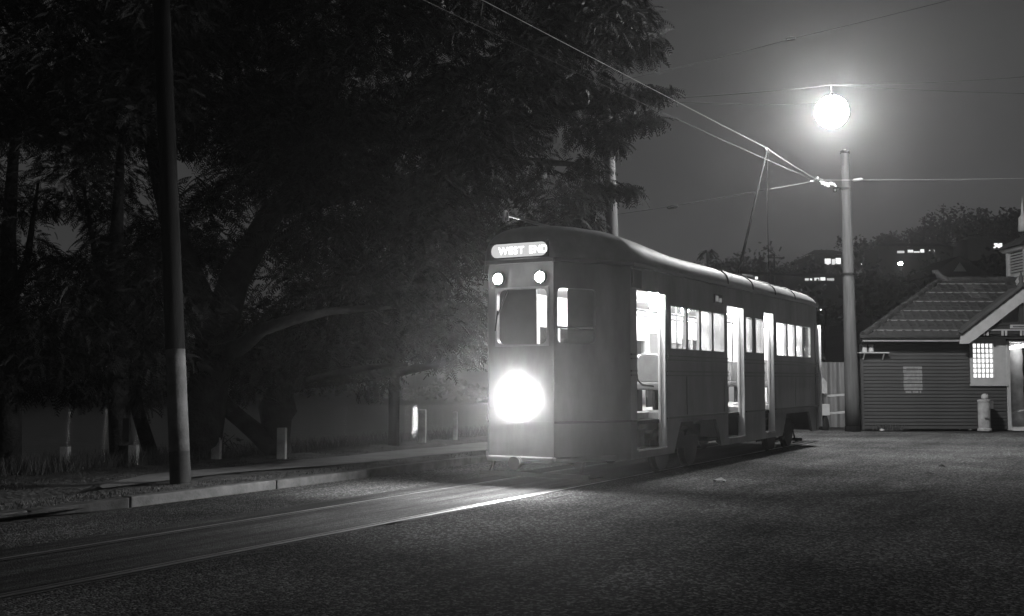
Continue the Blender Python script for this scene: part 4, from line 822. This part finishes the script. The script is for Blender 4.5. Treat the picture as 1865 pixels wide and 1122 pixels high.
tree('forked_tree', g1, 'low forked tree with a gnarled knob, leaning by the white guard post', ([g1 - Vector((0, 0, .2)), g1] + L_((505, 800, 19.2), (503, 765, 19.2), (506, 745, 19.2), (510, 715, 19.2), (520, 690, 18.8)), [.30, .24, .22, .27, .34, .22, .16]),
     [(L_((497, 815, 19.2), (470, 790, 19.1), (440, 765, 19.0), (412, 742, 19.0), (395, 715, 19.0)), [.2, .17, .15, .15, .12]), (L_((515, 705, 19.2), (560, 694, 19.1), (640, 688, 19.0), (720, 678, 19.1), (800, 664, 18.9)), [.17, .14, .12, .10, .05]), (L_((520, 695, 18.8), (560, 640, 18.9), (640, 600, 19.5), (760, 580, 20.5)), [.16, .13, .1, .05])], np.concatenate(cb))
g2 = ground(222, 846, .05)
C_POLY = [(100, -60), (330, -60), (330, 640), (290, 690), (170, 690), (100, 690)]
cc = [fronds(arr(scatter(C_POLY, 95, 15.5, 23, .75)), 150, .85, size=(.45, .95))]
for (x, y) in ((60, 380), (160, 380), (70, 460), (150, 475), (110, 480), (180, 440), (120, 370)): cc.append(clump(x, y, 18, 90, .38, size=(.5, .9)))
for (x, y, d, n, r) in ((120, 715, 17.5, 24, .25), (150, 722, 17.5, 20, .2), (195, 705, 17.4, 24, .22), (200, 725, 17.4, 16, .16), (270, 720, 17.4, 26, .25), (255, 740, 17.4, 16, .2), (290, 705, 17.6, 26, .25)): cc.append(clump(x, y, d, n, r, droop=1.0, size=(.6, .9)))
tree('leafy_tree', g2, 'straight dark tree left of the pale-banded pole with a board nailed to it', ([g2 - Vector((0, 0, .2)), g2] + L_((218, 770, 17.4), (214, 640, 17.4), (210, 480, 17.6), (220, 260, 18)), [.24, .19, .17, .155, .12, .06]), [(L_((212, 560, 17.4), (180, 500, 17.6), (150, 330, 18)), [.09, .06, .02]), (L_((212, 600, 17.4), (260, 500, 17.8), (330, 420, 18.5)), [.1, .07, .03])], np.concatenate(cc))
bp = at(229, 790, 17.15); q = MB(bp); q.box(bp.x - .045, bp.x + .055, bp.y - .02, bp.y + .01, bp.z - .12, bp.z + .24); tag(q.build('nailed_board', M_IRON, loc=bp), 'small black board fixed to the straight dark trunk', 'board')
g3 = ground(276, 828, .0)
tree('leaning_tree', g3, 'slim leaning stem between the straight dark tree and the pole', ([g3 - Vector((0, 0, .25)), g3] + L_((262, 785, 19.2), (250, 745, 19.2), (243, 700, 19.2), (240, 620, 19.3)), [.17, .14, .12, .11, .10, .06]), [], np.concatenate([clump(250, 600, 19.3, 60, .6), clump(230, 660, 19.3, 40, .45), clump(285, 640, 19.3, 40, .45)]))
g4 = ground(16, 846, .05)
D_POLY = [(-90, -60), (140, -60), (140, 680), (60, 690), (-90, 690)]
cdx = [fronds(arr(scatter(D_POLY, 85, 15.5, 23, .75)), 150, .85, size=(.45, .95)), clump(60, 705, 17.5, 26, .3), clump(-20, 700, 17.5, 26, .3), clump(100, 700, 17.5, 26, .3)]
tree('shade_tree', g4, 'dark tree at the left edge of the picture by the river', ([g4 - Vector((0, 0, .2)), g4] + L_((17, 770, 17.4), (20, 640, 17.5), (15, 430, 17.8), (30, 200, 18)), [.26, .2, .18, .16, .12, .06]), [(L_((18, 560, 17.5), (50, 470, 17.8), (70, 330, 18)), [.09, .06, .02])], np.concatenate(cdx))
# small bush by the post
bc = ground(408, 832, .05); bu = empty('bush', bc, 0, 'small twiggy bush beside the post at the big trunk', 'bush')
q = MB(bc)
for k in range(6): q.tube([bc, bc + Vector((random.uniform(-.08, .08), random.uniform(-.06, .06), .18)), bc + Vector((random.uniform(-.22, .22), random.uniform(-.15, .15), random.uniform(.25, .42)))], [.012, .009, .004], 6)
q.build('stems', M_BARK, bu); o = bpy.data.objects.new('foliage', quads_mesh('foliage', fronds(arr([bc + Vector((0, 0, .28))]), 46, .26, size=(.25, .45)) - np.array(tuple(bc)), M_LEAF)); COL.objects.link(o); o.parent = bu
fx = rng.uniform(-260, 25, 5200); fy = 258 + fx * .05 + rng.uniform(0, 9, 5200); fh = rng.uniform(0, 1, 5200) ** .7 * (6 + 2.5 * np.sin(fx * .09) + 1.5 * np.sin(fx * .31))
fp = np.stack([fx, fy, fh * 1.25 - 4.4], 1); fa = rng.normal(0, 1, (5200, 3)); fa /= np.linalg.norm(fa, axis=1)[:, None]; fb = np.cross(fa, rng.normal(0, 1, (5200, 3))); fb /= np.linalg.norm(fb, axis=1)[:, None]; fs_ = rng.uniform(.4, .9, 5200)[:, None]
tag(tag_obj('far_treeline', quads_mesh('far_treeline', np.stack([fp - fa * fs_, fp + fb * fs_ * .6, fp + fa * fs_, fp - fb * fs_ * .6], 1), M_LEAF)), 'dark line of trees along the far bank of the river', 'treeline', kind='stuff')
# lamps on the far bank; their light streaks over the water
for px, py, d, r, e, lab in ((757, 668, 266, .5, 2.4, 'bright lamp on the far bank whose streak lights the river'), (741, 672, 266, .25, .2, 'small lamp on the far bank beside the brightest one'), (826, 664, 268, .3, .06, 'far bank lamp nearest the tram'), (630, 670, 264, .25, .1, 'dim far bank lamp seen beyond the forked tree'), (128, 662, 262, .25, .12, 'far bank lamp seen past the tree at the left edge'), (194, 668, 262, .25, .12, 'far bank lamp close by the straight dark trunk'), (251, 664, 262, .25, .13, 'far bank lamp behind the leaning stem')):
    c = at(px, py, d); gz = hbank(c.x, c.y); b0 = Vector((c.x, c.y, gz)); fl = empty('bank_lamp', b0, 0, lab, 'lamp', 'lamps on the far bank')
    q = MB(b0); q.tube([b0, c], .09, 6); q.build('post', M_IRON, fl); q = MB(b0); q.lathe([(.004, -r), (r * .7, -r * .7), (r, 0), (r * .7, r * .7), (.004, r)], c, 10); q.build('globe', emit('far_glow_%d' % (e * 100), E_FAR * e), fl, smooth=True)
# ================================================================== HILLSIDE: trees, palm, houses, lamps
def hcrown(seed, n, w, h):
    r = np.random.default_rng(seed); k = 9; cen = np.stack([r.normal(0, w * .28, k), r.normal(0, w * .28, k), r.uniform(h * .45, h * .9, k)], 1); cr = r.uniform(w * .16, w * .30, k)
    i = r.integers(0, k, n); d = r.normal(0, 1, (n, 3)); d /= np.linalg.norm(d, axis=1)[:, None]; p = cen[i] + d * (cr[i] * r.uniform(.5, 1.05, n))[:, None]
    a = r.normal(0, 1, (n, 3)); a /= np.linalg.norm(a, axis=1)[:, None]; b_ = np.cross(a, d); b_ /= np.linalg.norm(b_, axis=1)[:, None] + 1e-6; s_ = r.uniform(.18, .42, n)[:, None]
    return np.stack([p - a * s_ - b_ * s_ * .5, p + a * s_ - b_ * s_ * .5, p + a * s_ + b_ * s_ * .5, p - a * s_ + b_ * s_ * .5], 1)
HM = [quads_mesh('crown', hcrown(11 + i, 620, w, h), M_HLEAF) for i, (w, h) in enumerate(((7, 8), (8.5, 9), (5, 9.5), (9, 7)))]
tm = []
for h in (8, 9, 9.5, 7):
    q = MB(); q.tube([(0, 0, -1), (.1, 0, h * .4), (0, .1, h * .75)], [.3, .2, .08], 7); o = q.build('tmp', M_BARK); tm.append(o.data); bpy.data.objects.remove(o)
def htree(px, py, d, k, label, group):
    """tree whose top shows at this pixel, standing on the hill"""
    c = at(px, py, d); gz = hhill(c.x, c.y); H = (8, 9, 9.5, 7)[k]; s_ = max(.55, (c.z - gz) / (H * 1.02))
    t = empty('hill_tree', (c.x, c.y, gz - .2), random.uniform(0, 6.28), label, 'tree', group); s2 = min(s_, 1.5); t.scale = (s2, s2, s_)
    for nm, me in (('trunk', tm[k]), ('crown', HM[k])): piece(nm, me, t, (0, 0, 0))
SK = [(1255, 492), (1305, 478), (1318, 476), (1345, 462), (1360, 470), (1392, 490), (1425, 482), (1440, 492), (1462, 472), (1485, 466), (1502, 455), (1520, 462), (1555, 442), (1575, 430), (1590, 438), (1612, 440), (1630, 422), (1650, 418), (1668, 428), (1690, 424), (1712, 408), (1728, 386), (1742, 396), (1762, 394), (1785, 408), (1806, 388), (1822, 396), (1845, 384), (1866, 376), (1885, 380), (1910, 372)]
for i, (x, y) in enumerate(SK): htree(x, y, 196 + (i * 7) % 18, i % 4, ('round', 'broad', 'narrow', 'low spreading')[i % 4] + ' dark tree on the skyline ' + ('above the tram roof by the raised trolley pole' if x < 1400 else 'between the trolley rope and the timber pole' if x < 1530 else 'just right of the timber pole' if x < 1600 else 'over the long house with scattered windows' if x < 1700 else 'highest on the hill, over the tiled shed roof' if x < 1800 else 'at the right edge behind the vent turret'), 'trees on the hill skyline')
for i in range(46):
    x = random.uniform(1230, 1900); base = 500 - (x - 1250) * .12; y = base + random.uniform(8, 80)
    for wx, wy in ((1500, 476), (1517, 476), (1470, 509), (1492, 508), (1515, 508), (1640, 470), (1660, 458), (1690, 458), (1640, 482), (1817, 447), (1362, 506), (1378, 506), (1748, 484)):
        if abs(x - wx) < 34: y = max(y, wy + 14)
    htree(x, y, random.uniform(125, 165), (i * 3) % 4, ('round', 'narrow', 'broad', 'low spreading')[i % 4] + ' dark tree on the slope ' + ('low behind the tram roof' if x < 1450 else 'around the timber pole' if x < 1600 else 'above the hip of the shed roof' if x < 1740 else 'behind the ridge and turret of the shed'), 'trees on the hill slope')
for x, y, d, k in ((1476, 489, 150, 0), (1506, 490, 152, 3), (1545, 474, 150, 2), (1448, 482, 152, 1)): htree(x, y, d, k, {0: 'round tree standing under the bright bank of windows', 3: 'low tree just above the thin row of windows', 2: 'narrow tree hidden behind the timber pole', 1: 'broad tree left of the bright bank of windows'}[k], 'trees on the hill slope')
# palm
c = at(1288, 458, 170); gz = hhill(c.x, c.y); pb = Vector((c.x, c.y, gz)); pt = empty('palm_tree', pb, 0, 'lone palm on the skyline above the tram roof', 'palm tree')
q = MB(pb); q.tube([pb - Vector((0, 0, .5)), pb.lerp(c, .5) + Vector((.15, 0, 0)), c], [.28, .2, .17], 8); q.build('trunk', M_BARK, pt)
for k in range(15):
    a = k * 2.399; up = random.uniform(.1, 1.0); q = MB(pb); pts = [c + Vector((math.cos(a) * r_ * 1.7, math.sin(a) * r_ * 1.7, up * r_ * 1.3 - 1.5 * r_ * r_)) for r_ in (0, .3, .6, 1)]
    for p0, p1 in zip(pts, pts[1:]):
        sd_ = Vector((-math.sin(a), math.cos(a), 0)) * .13
        for s_ in (-1, 1): q.prism([p0, p1, p1 + sd_ * s_ - Vector((0, 0, .12)), p0 + sd_ * s_ - Vector((0, 0, .12))], (0, 0, .03))
    q.build('frond', M_HLEAF, pt)
# houses on the slope, lit windows
M_HROOF = mat('dark_hill_roof', .012, .95, .05, .3, 1)
def house(px, py, d, w, wins, label, e, win_px, up=1.4, rise=1.7):
    c = at(px, py, d); o = Vector((c.x, c.y, hhill(c.x, c.y) - .5)); h = empty('hill_house', o, 0, label, 'house', None)
    z0 = o.z; q = MB(o); q.box(c.x - w / 2, c.x + w / 2, c.y + .1, c.y + 7, z0, c.z + up); q.build('wall', M_HOUSE, h)
    q = MB(o); a = c.z + up; q.prism([(c.x - w / 2 - .5, c.y - .4, a), (c.x + w / 2 + .5, c.y - .4, a), (c.x + w / 2 - 1.6, c.y + 3.5, a + rise), (c.x - w / 2 + 1.6, c.y + 3.5, a + rise)], (0, .1, .05)); q.add([(c.x - w / 2 - .5, c.y - .4, a), (c.x - w / 2 - .5, c.y + 7.4, a), (c.x - w / 2 + 1.6, c.y + 3.5, a + rise)], [(0, 1, 2)]); q.build('roof', M_HROOF, h)
    for (x0, y0, x1, y1, k) in wins:
        p0, p1 = at(x0, y1, d), at(x1, y0, d); q = MB(o); q.box(p0.x - .12, p1.x + .12, c.y - .02, c.y + .1, p0.z - .12, p1.z + .12); f = q.build('window', M_DARKWOOD, h)
        q = MB(o); q.box(p0.x, p1.x, c.y - .05, c.y - .025, p0.z, p1.z); q.build('pane', emit('house_glow_%d' % int(k * 100), e * k), f)
house(1512, 476, 165, 6, [(1502, 471, 1513, 482, 1.0), (1515, 472, 1521, 482, .8), (1522, 470, 1531, 481, 1.3)], 'hill house with a bright bank of windows just left of the timber pole', E_WIN, 0, 1.0, 1.1)
house(1490, 509, 140, 10, [(1466, 507, 1473, 511, .7), (1475, 507, 1479, 511, .9), (1483, 506, 1492, 511, .8), (1494, 505, 1503, 511, 1.0), (1506, 507, 1519, 511, .45)], 'low hill house with a thin row of lit windows, below the bright one', E_WIN, 0, .35, .7)
house(1668, 458, 175, 12, [(1634, 457, 1647, 461, .6), (1653, 455, 1663, 460, .9), (1664, 458, 1675, 460, 1.2), (1676, 454, 1683, 460, 1.1), (1692, 455, 1702, 460, .7)], 'long hill house with scattered lit windows high above the shed', E_WIN, 0, .8, .9)
house(1812, 447, 180, 9, [(1809, 443, 1825, 452, 1.2)], 'hill house with one square lit window near the turret', E_WIN, 0, 1.0, .9)
house(1372, 507, 130, 7, [(1352, 504, 1366, 507, .12), (1375, 504, 1380, 509, 1.3)], 'hill house with one small light just over the tram roof', E_WIN, 0, .4, .7)
q = None
c = at(1748, 486, 120); o = Vector((c.x, c.y, hhill(c.x, c.y) - .5)); h = empty('hill_house', o, 0, 'dark gabled house with a pale triangular vent behind the tiled shed roof', 'house')
q = MB(o); q.box(c.x - 3.2, c.x + 3.2, c.y + .1, c.y + 8, o.z, c.z - 1.0); q.build('wall', M_DARKWOOD, h); q = MB(o); q.prism([(c.x - 3.8, c.y, c.z - 1.1), (c.x + 3.8, c.y, c.z - 1.1), (c.x, c.y, c.z + 1.2)], (0, 8.3, 0)); q.build('roof', M_HROOF, h); q = MB(o); q.prism([(c.x - .7, c.y - .05, c.z - .5), (c.x + .7, c.y - .05, c.z - .5), (c.x, c.y - .05, c.z + .5)], (0, .05, 0)); q.build('gable_vent', M_BOARDP, h)
# street lamp and power pole on the hill
for px, py, d, r, lab in ((1640, 480, 150, .30, 'lamp lighting the trees on the slope under the long house'), (1569, 481, 160, .06, 'tiny distant light right of the timber pole'), (1495, 564, 60, .04, 'small light low behind the tram roof end')):
    c = at(px, py, d); gz = hhill(c.x, c.y); b0 = Vector((c.x, c.y, min(gz, c.z - 1.5))); fl = empty('hill_lamp', b0, 0, lab, 'lamp')
    q = MB(b0); q.tube([b0, c + Vector((.25, 0, -.1)), c + Vector((.2, 0, r * 1.2)), c + Vector((0, 0, r * 1.1))], .06, 6); q.build('post', M_IRON, fl); q = MB(b0); q.lathe([(.004, -r * .8), (r * .8, -r * .5), (r * 1.15, 0), (r * .8, r * .5), (.004, r * .8)], c, 10); q.build('globe', emit('hill_lamp_glow_%d' % (r * 100), 60 if r > .2 else 5), fl, smooth=True)
c = at(1410, 462, 130); b0 = Vector((c.x, c.y, hhill(c.x, c.y))); pw = empty('power_pole', b0, 0, 'thin power pole with a crossarm on the hill beside the trolley rope', 'pole')
q = MB(b0); q.tube([b0, c], .1, 7); q.build('shaft', M_DARKWOOD, pw); q = MB(b0); q.bar(c + Vector((-.8, 0, -.5)), c + Vector((.8, 0, -.5)), .1, .12); q.build('crossarm', M_DARKWOOD, pw)
# ================================================================== HAZE
hz = MB(); hz.box(-410, 410, -402, 402, -7.5, 70)
hm = bpy.data.materials.new('night_haze'); hm.use_nodes = True; hn = hm.node_tree.nodes; hn.clear()
pv = hn.new('ShaderNodeVolumePrincipled'); pv.inputs['Color'].default_value = (.95, .95, .95, 1); pv.inputs['Density'].default_value = HAZE; pv.inputs['Anisotropy'].default_value = .9
hm.cycles.volume_sampling = 'EQUIANGULAR'; hm.cycles.homogeneous_volume = True
ho = hn.new('ShaderNodeOutputMaterial'); hm.node_tree.links.new(pv.outputs[0], ho.inputs['Volume'])
tag(hz.build('haze', hm), 'thin night haze round the lamps', 'haze', kind='stuff')
